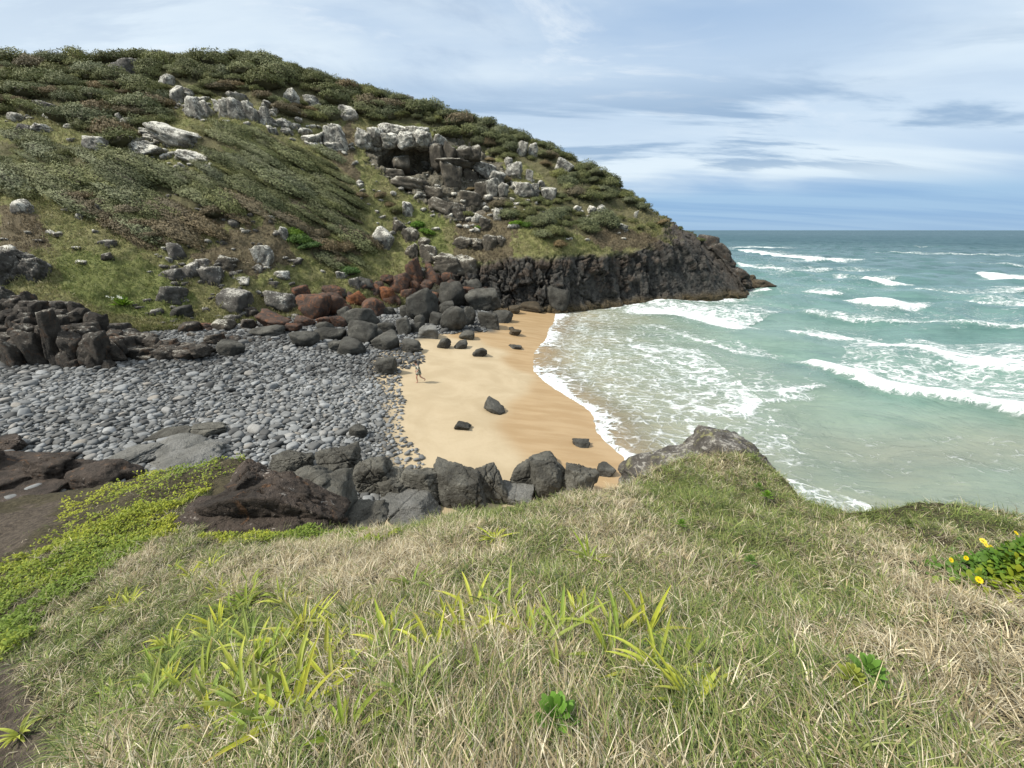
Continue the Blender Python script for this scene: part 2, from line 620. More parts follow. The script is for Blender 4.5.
for u, vb, zb, vc, dy, vt, yt in HC:
    base = at_z(u, vb, zb)
    top = at_y(u, vc, base[1] + dy)
    crest = at_y(u, vt, yt)
    c = [base + (0, 0.4, -2.5), base, top]
    for f in (0.25, 0.5, 0.75):
        q = top + (crest - top) * f
        q[2] += math.sin(math.pi * f) * 0.02 * np.linalg.norm(crest - top)
        c.append(q)
    c += [crest, crest + (crest[0] * 0.02, 9, -2.0), crest + (crest[0] * 0.05, 45, -24)]
    cols.append(c)
for bx, by, tz in ((48.5, 84, 1.2), (48.0, 92, 1.0), (44.0, 104, 1.5)):
    bpnt = np.array([bx, by, -0.3])
    cr = np.array([bx - 2.5, by + 3.0, tz])
    c = [bpnt + (0, 0.4, -2.5), bpnt, bpnt + (-0.4, 0.5, tz * 0.4)]
    for f in (0.25, 0.5, 0.75):
        c.append(c[2] + (cr - c[2]) * f)
    c += [cr, cr + (-2, 6, -1.5), cr + (-4, 25, -6)]
    cols.append(c)
G = np.array(cols)                                  # (ncol, nrow, 3)
du = [max(8, int(round(abs(HC[i + 1][0] - HC[i][0]) * (1.15 if HC[i][0] >= 0 else 0.55)))) for i in range(len(HC) - 1)] + [14, 12, 12]
Gc, ci = catmull(G, du)
rows_seg = [5, 70, 85, 80, 70, 60, 14, 10]
Gr, ri = catmull(Gc.transpose(1, 0, 2), rows_seg)   # (nr, nc, 3)
nr, nc = Gr.shape[:2]
Nn = np.cross(np.gradient(Gr, axis=1), np.gradient(Gr, axis=0))
Nn /= np.linalg.norm(Nn, axis=-1, keepdims=True) + 1e-9
base_line = Gr[int(np.argmin(abs(ri - 1)))]
arc = np.r_[0, np.cumsum(np.linalg.norm(np.diff(base_line, axis=0), axis=1))]
S = np.broadcast_to(arc, (nr, nc))
Hh = Gr[..., 2]
RI = np.broadcast_to(ri[:, None], (nr, nc))
uu, vv, dd = proj(Gr)
P = Gr.reshape(-1, 3)
nz = fbm(P * 0.16, 4, 11).reshape(nr, nc)
nz2 = fbm(P * 0.7, 4, 12).reshape(nr, nc)
nz3 = fbm(P * 2.3, 3, 13).reshape(nr, nc)
# the dark cliff: from about u=395 rightwards, between the base and the cliff top
right = sstep(uu + 14 * nz2, 395, 455)
wander = 0.14 * nz + 0.07 * nz2
cliff = right * (1 - sstep(RI + wander, 1.90, 2.06))
cliff = np.maximum(cliff, sstep(uu + 26 * nz2 + 10 * nz3 + (vv - 236) * 0.45, 650, 676) * (1 - sstep(RI, 6.6, 7)))
tilt = sstep(uu, 640, 690)
sx = S + Hh * (0.10 + 0.75 * tilt) + 0.6 * nz2
f1, e1, id1 = cells(sx / 1.45, Hh / 6.5 + nz2 * 0.12, 31)
f2, e2, id2 = cells(sx / 0.8, Hh / 1.7 + id1 * 7, 41)
f0, e0, id0 = cells(sx / 4.5 + 0.2 * nz2, Hh / 5.5 + 0.3 * nz2, 36)
blocky = (id0 - 0.5) * 1.7 - 0.5 * (1 - sstep(e0, 0.0, 0.05)) + (id1 - 0.5) * 1.0 + (id2 - 0.5) * 0.5 - 0.45 * (1 - sstep(e1, 0.0, 0.09)) - 0.25 * (1 - sstep(e2, 0.0, 0.07)) + 0.16 * nz3 + 0.5 * nz2
gap = 1 - sstep(abs(((S - 2 * nz2 - 3 * nz) / 7.0) % 1.0 - 0.5), 0.0, 0.05)
blocky = blocky - 1.4 * gap * (1 - tilt)
foot = (1 - sstep(Hh + 0.7 * nz2, 0.2, 1.7)) * right
blocky = blocky * (1 - 0.55 * foot) + foot * (0.9 + 0.5 * nz2)
disp = cliff * blocky * (0.9 - 0.35 * tilt)
soil = (1 - cliff) * sstep(RI, 1.0, 1.5) * (1 - 0.6 * sstep(RI, 5.3, 6))
disp = disp + soil * (0.95 * nz + 0.35 * nz2 + 0.12 * nz3)
# broken rocky ground below the cave, and the cave itself
ROCKG = [(366, 138), (432, 132), (470, 144), (494, 152), (512, 178), (506, 198), (488, 212), (470, 226), (448, 222), (428, 208), (400, 190), (370, 166)]
rockg = inpoly(uu + 9 * nz2, vv + 7 * nz3, ROCKG).astype(float)
f3, e3, id3 = cells(S / 2.2 + 0.3 * nz2, RI * 7.5 + 0.2 * nz2, 51)
disp = disp + rockg * (1 - cliff) * ((id3 - 0.5) * 1.1 - 0.3 * (1 - sstep(e3, 0.0, 0.1)) + 0.15 * nz3)
cave = np.clip(1 - (((uu - 408) / 30) ** 2 + ((vv - 162) / 15) ** 2), 0, 1) ** 0.35
disp = disp * (1 - cave) - 5.0 * cave
# sign: normals must point out of the hill (towards -y / up)
if Nn[nr // 2, nc // 2, 2] < 0:
    Nn = -Nn
HV = Gr + Nn * disp[..., None]
for _ in range(1):
    pass
HVf = HV.reshape(-1, 3)
HF = grid_faces(nr, nc)
bvh_hill = BVHTree.FromPolygons(HVf.tolist(), HF.tolist())
uu, vv, dd = proj(HV)

SCRUB = [
    [(-700, 30), (-200, 40), (0, 48), (60, 52), (130, 50), (240, 48), (330, 68), (400, 92), (480, 115), (560, 147), (620, 182), (668, 224), (640, 222), (612, 205), (585, 196),
     (560, 186), (545, 168), (520, 160), (480, 150), (440, 130), (400, 122), (350, 108), (312, 104), (332, 130), (300, 124), (262, 108), (230, 98), (185, 90), (165, 95), (178, 116), (160, 125),
     (115, 132), (105, 140), (60, 118), (40, 105), (0, 112), (-200, 110), (-700, 110)],
    [(-700, 150), (-200, 145), (0, 140), (60, 148), (110, 153), (165, 168), (205, 172), (232, 190), (242, 212), (205, 222), (162, 243), (138, 240), (108, 222), (75, 203), (30, 190), (0, 184), (-200, 190), (-700, 200)],
    [(205, 128), (262, 131), (300, 150), (330, 163), (352, 178), (348, 208), (362, 236), (345, 262), (322, 248), (300, 236), (280, 220), (252, 192), (222, 165), (196, 150)],
    [(500, 196), (530, 198), (562, 196), (585, 206), (604, 218), (592, 232), (570, 236), (535, 222), (505, 216)],
    [(430, 100), (560, 145), (620, 180), (668, 222), (636, 226), (600, 214), (560, 204), (545, 178), (500, 150), (450, 134)],
    [(598, 204), (640, 222), (632, 226), (604, 216)],
]
DRY = [
    [(70, 176), (110, 196), (150, 214), (170, 240), (140, 250), (110, 226), (70, 208)], [(200, 190), (235, 205), (255, 222), (215, 228), (185, 210)],
    [(300, 232), (345, 225), (362, 240), (352, 264), (318, 262)], [(0, 205), (40, 215), (50, 245), (20, 262), (0, 262)], [(350, 110), (360, 185), (330, 160)],
    [(225, 235), (270, 220), (300, 262), (250, 275), (190, 262)], [(455, 205), (520, 215), (510, 262), (455, 262)],
    [(560, 220), (640, 232), (690, 252), (600, 248)],
]
LUSH = [[(286, 226), (312, 228), (324, 246), (300, 252)], [(340, 255), (362, 258), (355, 278), (338, 274)], [(410, 208), (440, 212), (445, 250), (420, 262), (405, 235)],
        [(505, 215), (530, 218), (528, 228), (505, 226)], [(60, 250), (150, 262), (200, 300), (180, 325), (100, 310), (60, 290)], [(455, 236), (485, 240), (482, 262), (450, 260)]]


def soft(poly_list, ju=9, jv=7):
    r = np.zeros(uu.shape, bool)
    for pl in poly_list:
        r |= inpoly(uu + ju * nz2 + 4 * nz3, vv + jv * nz2 + 3 * nz3, pl)
    return r.astype(float)


scr = soft(SCRUB)
drm = soft(DRY)
lus = soft(LUSH)
m, t, b = new_mat('headland_ground')
co = t.new('ShaderNodeTexCoord').outputs['Object']
n0 = t.noise(co, 0.22, 5, 0.6, 0.3)
n1 = t.noise(co, 1.1, 6, 0.65, 0.4)
n2 = t.noise(co, 5.0, 5, 0.7)
n3 = t.noise(co, 16.0, 3, 0.7)
g = t.mix(t.rng(n1, 0.36, 0.66), (0.120, 0.132, 0.040), (0.225, 0.215, 0.09))
g = t.mix(t.math('MULTIPLY', t.rng(n0, 0.45, 0.65), 0.6), g, (0.19, 0.165, 0.085))
g = t.mix(t.math('MULTIPLY', t.rng(n2, 0.50, 0.75), 0.6), g, (0.07, 0.07, 0.026))
g = t.mix(t.math('MULTIPLY', t.attr('lush'), 0.6), g, t.mix(t.rng(n2, 0.3, 0.7), (0.09, 0.125, 0.026), (0.175, 0.19, 0.06)))
dryc = t.mix(t.rng(n2, 0.3, 0.7), (0.075, 0.055, 0.038), (0.17, 0.13, 0.085))
g = t.mix(t.math('MULTIPLY', t.attr('dry'), 0.8), g, dryc)
g = t.mix(t.math('MULTIPLY', t.attr('scrub'), 0.8), g, t.mix(t.rng(n2, 0.3, 0.7), (0.06, 0.055, 0.030), (0.13, 0.115, 0.06)))
stony = t.mix(t.rng(n1, 0.38, 0.62), (0.065, 0.056, 0.042), (0.17, 0.15, 0.115))
stony = t.mix(t.rng(n2, 0.56, 0.66), stony, (0.33, 0.32, 0.28))
g = t.mix(t.math('MULTIPLY', t.attr('rocky'), 0.92), g, stony)
# the cliff stone: dark basalt, rust-brown near the top, ochre weed at the foot
cs = t.mix(t.rng(n1, 0.34, 0.66), (0.030, 0.028, 0.025), (0.082, 0.077, 0.067))
cs = t.mix(t.math('MULTIPLY', t.rng(n2, 0.5, 0.7), 0.4), cs, (0.13, 0.125, 0.115))
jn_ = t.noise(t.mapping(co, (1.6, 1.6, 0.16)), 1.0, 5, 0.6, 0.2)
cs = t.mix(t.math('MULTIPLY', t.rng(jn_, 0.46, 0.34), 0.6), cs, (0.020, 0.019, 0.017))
cs = t.mix(t.attr('rim'), cs, t.mix(t.rng(n2, 0.35, 0.65), (0.052, 0.043, 0.035), (0.105, 0.076, 0.054)))
cs = t.mix(t.attr('weed'), cs, t.mix(t.rng(n2, 0.35, 0.65), (0.034, 0.028, 0.018), (0.105, 0.078, 0.038)))
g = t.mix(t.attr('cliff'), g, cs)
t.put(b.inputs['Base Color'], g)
h = t.math('ADD', t.math('MULTIPLY', n2, 0.7), t.math('MULTIPLY', n3, 0.4))
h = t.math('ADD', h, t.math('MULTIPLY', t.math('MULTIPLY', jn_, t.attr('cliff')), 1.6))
t.put(b.inputs['Normal'], t.bump(h, 0.9, 0.35))
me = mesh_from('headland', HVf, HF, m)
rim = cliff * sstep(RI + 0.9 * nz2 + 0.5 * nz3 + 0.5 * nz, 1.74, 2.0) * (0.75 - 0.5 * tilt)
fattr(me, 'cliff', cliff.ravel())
fattr(me, 'rim', rim.ravel())
fattr(me, 'weed', (cliff * foot).ravel())
fattr(me, 'scrub', scr.ravel())
fattr(me, 'dry', (drm * (1 - scr)).ravel())
fattr(me, 'lush', lus.ravel())
fattr(me, 'rocky', np.maximum(rockg, cave > 0.02).astype(float).ravel())
tag(link('headland_hill', me), kind='structure')

# ================================================================== FOREGROUND BLUFF
EDGE_PX = [(-220, 520, 8.0), (0, 500, 8.6), (60, 490, 9.3), (130, 479, 9.5), (200, 463, 9.5), (238, 455, 9.3), (268, 490, 8.0), (330, 531, 6.4), (420, 526, 5.8), (450, 513, 5.4),
           (520, 502, 5.1), (615, 493, 5.5), (645, 474, 6.3), (690, 455, 7.0), (745, 453, 7.0), (775, 474, 6.1), (800, 499, 5.4), (850, 516, 4.8),
           (900, 510, 4.8), (960, 504, 4.8), (1010, 519, 4.5), (1060, 530, 4.3), (1300, 565, 4.0)]
EDGE = [at_y(u, v, y) for u, v, y in EDGE_PX]
bc = [tuple(p) for p in EDGE]
for u, v, y in ((512, 768, 0.84), (512, 620, 2.1), (300, 620, 2.5), (700, 620, 2.1), (850, 600, 2.7), (1024, 640, 1.85), (1024, 768, 0.97), (0, 600, 4.4), (0, 700, 2.4),
                (0, 768, 1.75), (200, 768, 1.05), (120, 560, 4.9), (60, 540, 6.0), (250, 560, 4.4), (700, 520, 4.4)):
    bc.append(tuple(at_y(u, v, y)))
bc += [(0, 0, 10.42), (0, -3, 10.6), (4, -3, 10.4), (-4, -3, 9.2), (6, 0, 9.9), (-7, -1, 7.2), (-10, 2, 6.2)]
bluff_tps = TPS(bc, 0.15)
EP = [(p[0], p[1]) for p in EDGE]
POLYB = [(-30, -6)] + EP + [(30, -6)]


def bluff_sd(x, y):
    """distance outside the grassy top (0 inside)"""
    d, s, p = seg_dist(x, y, EP)
    return np.where(inpoly(x, y, POLYB), -d, d)


def bluff_z(x, y, rough=True):
    sh = np.shape(x)
    x = np.asarray(x, float).ravel()
    y = np.asarray(y, float).ravel()
    z = bluff_tps(x, y)
    P = p3(x, y)
    z = z + 0.13 * fbm(P * 0.8, 3, 21) + 0.11 * fbm(P * 2.2, 3, 22)
    sd = bluff_sd(x, y)
    out = np.maximum(sd - 0.05, 0)
    ze = z - out * out / (out + 0.22) * (3.1 + 0.9 * fbm(P * 0.6, 3, 23)) - 0.25 * out
    z = np.where(sd > 0.05, ze, z - 0.05 * sstep(sd, -0.4, 0.05))
    return z.reshape(sh)


th = np.linspace(R(-125), R(125), 620)
rr = np.r_[0.05, np.geomspace(0.3, 22.0, 330)]
TH, RR = np.meshgrid(th, rr)
X, Y = RR * np.sin(TH), RR * np.cos(TH)
Zf = np.maximum(bluff_z(X, Y), -2.0)
BV = np.stack([X, Y, Zf], -1).reshape(-1, 3)
BF = grid_faces(len(rr), len(th))[:, ::-1]
BARE = [[(-400, 470), (0, 508), (45, 497), (66, 500), (50, 520), (0, 552), (-400, 620)], [(-400, 660), (-10, 648), (18, 660), (28, 700), (62, 738), (70, 790), (-400, 900)]]
COVER = [[(-60, 590), (0, 566), (60, 520), (60, 500), (110, 486), (175, 470), (238, 454), (262, 462), (232, 486), (190, 500), (172, 528), (120, 556), (70, 596), (20, 640), (-60, 690)],
         [(150, 528), (290, 532), (400, 534), (380, 546), (260, 546), (150, 543)]]
bu, bvv, bd = proj(BV)
jn = fbm(BV * 1.3, 3, 25)
ji = fbm(BV * 6, 2, 26)
bare = (inpoly(bu + 14 * jn + 5 * ji, bvv + 14 * jn + 5 * ji, BARE[0]) | inpoly(bu + 14 * jn + 6 * ji, bvv + 14 * jn, BARE[1])).astype(float)
outm = sstep(bluff_sd(BV[:, 0], BV[:, 1]), 0.05, 0.35)
m, t, b = new_mat('bluff_soil')
co = t.new('ShaderNodeTexCoord').outputs['Object']
n1 = t.noise(co, 1.6, 5, 0.6, 0.3)
n2 = t.noise(co, 12, 5, 0.7)
n3 = t.noise(co, 60, 3, 0.7)
g = t.mix(t.rng(n2, 0.3, 0.7), (0.045, 0.038, 0.020), (0.11, 0.092, 0.052))
so_ = t.mix(t.rng(n2, 0.32, 0.68), (0.055, 0.043, 0.032), (0.15, 0.12, 0.088))
so_ = t.mix(t.math('MULTIPLY', t.rng(n3, 0.62, 0.72), 0.5), so_, (0.26, 0.21, 0.16))
g = t.mix(t.attr('bare'), g, so_)
rk = t.mix(t.rng(n1, 0.35, 0.65), (0.045, 0.036, 0.03), (0.11, 0.095, 0.08))
g = t.mix(t.attr('outside'), g, rk)
t.put(b.inputs['Base Color'], g)
t.put(b.inputs['Normal'], t.bump(t.math('ADD', n2, t.math('MULTIPLY', n3, 0.6)), 1.0, 0.10))
me = mesh_from('bluff', BV, BF, m)
fattr(me, 'bare', bare)
fattr(me, 'outside', outm)
tag(link('bluff_ground', me), kind='structure')
bvh_bluff = BVHTree.FromPolygons(BV.tolist(), BF.tolist())


def cast(u, v, which='any'):
    d = Vector(ray(u, v))
    best = None
    for nm, bv in (('bluff', bvh_bluff), ('beach', bvh_beach), ('hill', bvh_hill)):
        if which != 'any' and nm != which and not (which == 'far' and nm != 'bluff'):
            continue
        h = bv.ray_cast(Vector(EYE), d.normalized())
        if h[0] is not None and (best is None or h[3] < best[3]):
            best = h
    return best


# ================================================================== SEA
th = np.linspace(R(-4), R(86), 760)
rr = np.r_[np.geomspace(7.0, 160.0, 560), np.geomspace(161.0, 600.0, 190), np.geomspace(620.0, 26000.0, 60)]
TH, RR = np.meshgrid(th, rr)
X, Y = RR * np.sin(TH), RR * np.cos(TH)
sd = shore_d(X, Y)
P = p3(X.ravel(), Y.ravel())
wn = fbm(P * 0.05, 3, 61).reshape(X.shape)
wn2 = fbm(P * 0.35, 3, 62).reshape(X.shape)
wn3 = fbm(P * 1.1, 3, 63).reshape(X.shape)
damp = sstep(sd, 1.0, 28.0)
z = 0.02 + damp * (0.42 * np.sin((Y * 0.92 + X * 0.38) * 2 * math.pi / 17 + 3.2 * wn) + 0.24 * np.sin((Y * 0.8 - X * 0.55) * 2 * math.pi / 9.5 + 4 * wn)
                   + 0.16 * wn2) + 0.035 * wn3 * sstep(sd, 0, 4)
z += sstep(RR, 60, 130) * 0.25 * np.sin((Y * 0.97 + X * 0.2) * 2 * math.pi / 31 + 5 * wn)
foam = np.zeros_like(X)
face = np.zeros_like(X)
BREAK = [  # crest line in the photo, height, length of the foam behind, strength, start/end fade
    ([(797, 354), (815, 366), (845, 380), (885, 392), (930, 399), (975, 409), (1012, 419), (1040, 424)], 0.8, 9.0, 1.3),
    ([(842, 297), (858, 303), (880, 307), (905, 308), (934, 303)], 0.9, 20.0, 1.35),
    ([(785, 330), (800, 335), (825, 336), (862, 333)], 0.3, 9.0, 1.1),
    ([(612, 312), (640, 311), (668, 313), (700, 319), (735, 329), (766, 331)], 0.45, 24.0, 1.4),
    ([(716, 249), (745, 251), (775, 256), (810, 259), (850, 260), (892, 258)], 0.6, 26.0, 1.25),
    ([(832, 275), (860, 280), (890, 284), (920, 284)], 0.8, 26.0, 1.25),
    ([(974, 274), (1000, 279), (1040, 281)], 0.9, 26.0, 1.3),
    ([(776, 394), (800, 391), (825, 388)], 0.12, 1.5, 0.8),
    ([(738, 284), (752, 290), (775, 290)], 0.0, 5.0, 0.85),
    ([(868, 348), (905, 349), (950, 360), (1024, 372)], 0.3, 8.0, 1.05),
    ([(790, 262), (830, 261), (850, 263)], 0.3, 14.0, 0.9),
    ([(940, 262), (985, 264), (1030, 266)], 0.4, 12.0, 0.5),
    ([(720, 262), (760, 268), (800, 271)], 0.3, 12.0, 0.8),
    ([(800, 290), (830, 294), (845, 293)], 0.3, 7.0, 0.8),
    ([(725, 249), (760, 247), (800, 249)], 0.4, 30.0, 1.0),
    ([(880, 246), (920, 247), (950, 246)], 0.4, 20.0, 0.7),
    ([(640, 322), (690, 336), (740, 350), (790, 352)], 0.15, 5.0, 0.55),
    ([(720, 420), (760, 400), (820, 396)], 0.1, 5.0, 0.5),
    ([(960, 300), (1000, 304), (1040, 303)], 0.5, 8.0, 0.75),
    ([(790, 313), (850, 320), (930, 325), (1040, 331)], 0.4, 9.0, 0.62),
    ([(905, 288), (960, 293), (1040, 291)], 0.45, 12.0, 0.62),
    ([(860, 252), (930, 254), (1040, 256)], 0.4, 22.0, 0.6),
    ([(770, 275), (830, 270), (900, 270)], 0.4, 14.0, 0.55),
]
for px, hgt, back, stg in BREAK:
    pts = [tuple(at_z(u, v, 0.15)[:2]) for u, v in px]
    d, s, par = seg_dist(X, Y, pts)
    e0_ = 0.30 if back >= 12 else 0.14
    end = sstep(par, 0.0, e0_) * (1 - sstep(par, 1 - e0_, 1.0)) if px[-1][0] < 1024 else sstep(par, 0.0, 0.12)
    # the foam lies behind the crest (farther from the camera)
    sgn = d * s + 0.5 * wn2 * min(1, back / 5)
    front = sstep(sgn, -0.45 - 0.06 * back, 0.1)
    tail = np.exp(-np.maximum(sgn, 0) / (back * 0.55))
    foam = np.maximum(foam, stg * front * (0.12 + 0.88 * end) * (1 + 0.25 * wn3) * (end > 0.01) * np.where(sgn > 0, 0.58 * tail * (0.8 + 0.7 * wn3) + 0.42 * np.exp(-np.maximum(sgn, 0) / (back * 0.22)), 1))
    ridge = np.where(sgn > 0, np.exp(-(sgn / (0.35 * back)) ** 2), np.exp(-(sgn / 0.55) ** 2))
    z += hgt * ridge * end * (0.85 + 0.3 * wn2)
    if hgt >= 0.3:
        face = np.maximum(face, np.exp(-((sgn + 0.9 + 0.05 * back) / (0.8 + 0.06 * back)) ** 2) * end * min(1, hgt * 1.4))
# swash at the beach and the lace behind it
edge = np.exp(-np.maximum(sd - 0.2, 0) / 1.7) * (0.75 + 0.9 * wn2)
inb = (Y < 74) & (X < 7.5)
lace_zone = (np.exp(-((sd - 3.0) / 6.5) ** 2) * 0.30 + 0.20 * np.exp(-((sd - 14) / 9) ** 2)) * (0.9 + 0.5 * wn2)
su, sv, sdp = proj(np.stack([X, Y, np.zeros_like(X)], -1))
ZONES = [([(535, 360), (600, 330), (700, 350), (760, 400), (800, 450), (770, 500), (690, 500), (620, 470), (580, 410)], 0.40),
         ([(620, 330), (700, 340), (770, 375), (790, 400), (720, 390), (640, 360)], 0.22),
         ([(860, 335), (1030, 345), (1030, 405), (960, 395), (880, 380), (830, 355)], 0.42),
         ([(700, 245), (780, 258), (900, 290), (800, 300), (740, 275)], 0.18),
         ([(740, 330), (860, 320), (900, 345), (800, 350)], 0.12),
         ([(700, 480), (760, 470), (870, 505), (850, 530), (780, 520)], 0.42),
         ([(800, 430), (1030, 440), (1030, 525), (820, 512)], 0.17), ([(740, 345), (800, 350), (850, 400), (780, 440)], 0.12),
         ([(840, 300), (1024, 290), (1024, 330), (900, 330)], 0.18)]
for pl, a in ZONES:
    foam = np.maximum(foam, 0) + a * inpoly(su + 14 * wn2, sv + 7 * wn2, pl) * (0.7 + 0.6 * wn3)
foam = np.maximum(foam, lace_zone * sstep(Y, 9, 16) * (1 - sstep(su, 760, 860)))
foam = np.maximum(foam, edge * 1.2 * (Y > 8))
# against the cliff foot
dcl, _, _ = seg_dist(X, Y, [tuple(p[:2]) for p in base_line[::6] if p[0] > 14])
foam = np.maximum(foam, np.exp(-np.maximum(dcl - 0.5, 0) / 1.3) * (0.75 + 0.7 * wn2))
far = sstep(RR, 260, 600)
foam = foam * (1 - far)
foam = np.clip(foam, 0, 1.3)
# water colour by depth
dk = np.maximum(sd, 0) + 2.5 * wn2 + 3 * wn
stops = [(0, (0.33, 0.27, 0.175)), (5, (0.255, 0.25, 0.175)), (12, (0.195, 0.235, 0.18)), (24, (0.17, 0.245, 0.20)), (45, (0.132, 0.225, 0.193)), (80, (0.100, 0.188, 0.172)), (160, (0.076, 0.142, 0.143)), (500, (0.060, 0.108, 0.125)), (1500, (0.080, 0.128, 0.152))]
sc_ = np.array([s[0] for s in stops], float)
wc = np.stack([np.interp(dk, sc_, [s[1][k] for s in stops]) for k in range(3)], -1)
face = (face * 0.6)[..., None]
wc = wc * (1 - face) + (wc * 0.35 + np.array((0.03, 0.085, 0.072))) * face  # wave fronts painted darker green for weaker sky reflection and light through thin water
sandy = (np.exp(-((sv + 14 * wn2 - 452) / 26) ** 2) * sstep(su + 40 * wn2, 740, 900) * (0.8 + 0.5 * wn))[..., None] * 0.5
wc = wc * (1 - sandy) + np.array((0.25, 0.225, 0.16)) * sandy
m, t, b = new_mat('sea_water')
co = t.new('ShaderNodeTexCoord').outputs['Object']
nA = t.noise(t.mapping(co, (0.35, 0.9, 1), (0, 0, R(-20))), 1.0, 6, 0.62, 0.4)
nB = t.noise(t.mapping(co, (1.2, 2.6, 1), (0, 0, R(-15))), 1.0, 5, 0.65, 0.3)
nF = t.noise(t.mapping(co, (0.02, 0.055, 1), (0, 0, R(-6))), 1.0, 6, 0.65, 0.3)
dvec = t.new('ShaderNodeVectorMath', operation='MULTIPLY_ADD')
nzv = t.new('ShaderNodeTexNoise')
t.put(nzv.inputs['Vector'], co)
nzv.inputs['Scale'].default_value = 0.8
nzv.inputs['Detail'].default_value = 3
t.put(dvec.inputs[0], nzv.outputs['Color'])
dvec.inputs[1].default_value = (1.3, 1.3, 0)
t.put(dvec.inputs[2], co)
vv1 = t.vor(t.mapping(dvec.outputs[0], (0.75, 1.0, 0.001), (0, 0, R(20))), 1.25, 'DISTANCE_TO_EDGE').outputs['Distance']
vv2 = t.vor(t.mapping(dvec.outputs[0], (0.8, 1.0, 0.001), (0, 0, R(50))), 3.0, 'DISTANCE_TO_EDGE').outputs['Distance']
lace = t.math('MAXIMUM', t.rng(vv1, 0.20, 0.0), t.math('MULTIPLY', t.rng(vv2, 0.20, 0.0), 0.75))
F_ = t.attr('foam')
mk = t.math('ADD', t.math('MULTIPLY', F_, 0.95), t.math('MULTIPLY', lace, 0.50))
mk = t.math('ADD', mk, t.math('MULTIPLY', t.math('SUBTRACT', nB, 0.5), 1.1))
mk = t.math('ADD', mk, t.math('MULTIPLY', t.math('SUBTRACT', nA, 0.5), 0.7))
fm = t.rng(mk, 0.50, 1.10)
fm = t.math('MULTIPLY', fm, t.rng(F_, 0.04, 0.22))
wcol = t.attr('water_tint', 'Color')
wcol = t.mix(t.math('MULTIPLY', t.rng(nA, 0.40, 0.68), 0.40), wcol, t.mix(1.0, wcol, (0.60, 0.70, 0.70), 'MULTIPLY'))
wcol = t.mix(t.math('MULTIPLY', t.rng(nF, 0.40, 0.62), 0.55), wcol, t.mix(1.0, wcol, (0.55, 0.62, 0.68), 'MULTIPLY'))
wcol = t.mix(t.math('MULTIPLY', t.rng(F_, 0.1, 0.8), 0.35), wcol, (0.33, 0.40, 0.36))
col = t.mix(fm, wcol, t.mix(t.rng(nB, 0.35, 0.65), (0.52, 0.56, 0.55), (0.74, 0.76, 0.75)))
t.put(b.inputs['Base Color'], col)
t.put(b.inputs['Roughness'], t.math('ADD', t.math('MULTIPLY', fm, 0.55), 0.22))
b.inputs['IOR'].default_value = 1.33
t.put(b.inputs['Specular IOR Level'], t.math('MULTIPLY_ADD', t.attr('offshore'), -0.21, 0.24))
h = t.math('ADD', t.math('MULTIPLY', nA, 0.6), t.math('MULTIPLY', nB, 0.35))
h = t.math('ADD', h, t.math('MULTIPLY', fm, t.math('MULTIPLY_ADD', nB, 1.6, 0.1)))
h2 = t.math('MULTIPLY', nF, 6.0)
t.put(b.inputs['Normal'], t.bump(t.math('ADD', h, h2), 0.55, 0.35))
df = t.new('ShaderNodeBsdfDiffuse')
t.put(df.inputs[0], col)
ms = t.new('ShaderNodeMixShader')
t.put(ms.inputs[0], t.math('MULTIPLY', t.attr('offshore'), 0.8))
t.l.new(b.outputs[0], ms.inputs[1])
t.l.new(df.outputs[0], ms.inputs[2])
t.l.new(ms.outputs[0], t.n['Material Output'].inputs[0])
al = t.math('MAXIMUM', t.attr('depth_alpha'), fm)
t.put(b.inputs['Alpha'], al)
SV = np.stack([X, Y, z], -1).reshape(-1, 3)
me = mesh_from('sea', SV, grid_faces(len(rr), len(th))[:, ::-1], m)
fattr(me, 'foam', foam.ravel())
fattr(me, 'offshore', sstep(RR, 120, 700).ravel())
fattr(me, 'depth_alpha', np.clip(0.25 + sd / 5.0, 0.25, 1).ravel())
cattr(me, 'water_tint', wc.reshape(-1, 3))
tag(link('sea_water', me), kind='structure')
me = mesh_from('seabed', [(-200, -60, -3.2), (26000, -26000, -3.2), (26000, 26000, -3.2), (-200, 26000, -3.2)], [(0, 1, 2, 3)], plain('seabed_sand', (0.25, 0.22, 0.15)))
tag(link('seabed_ground', me), kind='structure')

# ================================================================== ROCKS
ICO = {}


def ico(k):
    if k not in ICO:
        bm = bmesh.new()
        bmesh.ops.create_icosphere(bm, subdivisions=k, radius=1)
        bm.verts.ensure_lookup_table()
        v = np.array([x.co[:] for x in bm.verts])
        f = np.array([[x.index for x in q.verts] for q in bm.faces])
        bm.free()
        v /= np.linalg.norm(v, axis=1, keepdims=True)
        ICO[k] = (v, f)
    return ICO[k]


def cells3(P, s=0):
    i0 = np.floor(P).astype(np.int64)
    f1 = np.full(len(P), 9.0)
    f2 = np.full(len(P), 9.0)
    rid = np.zeros(len(P))
    for a in (-1, 0, 1):
        for b in (-1, 0, 1):
            for c in (-1, 0, 1):
                i, j, k = i0[:, 0] + a, i0[:, 1] + b, i0[:, 2] + c
                d = np.sqrt((i + _h(i, j, k, s) - P[:, 0]) ** 2 + (j + _h(i, j, k, s + 1) - P[:, 1]) ** 2 + (k + _h(i, j, k, s + 2) - P[:, 2]) ** 2)
                r = _h(i, j, k, s + 3)
                m = d < f1
                f2 = np.where(m, f1, np.minimum(f2, d))
                rid = np.where(m, r, rid)
                f1 = np.where(m, d, f1)
    return f2 - f1, rid


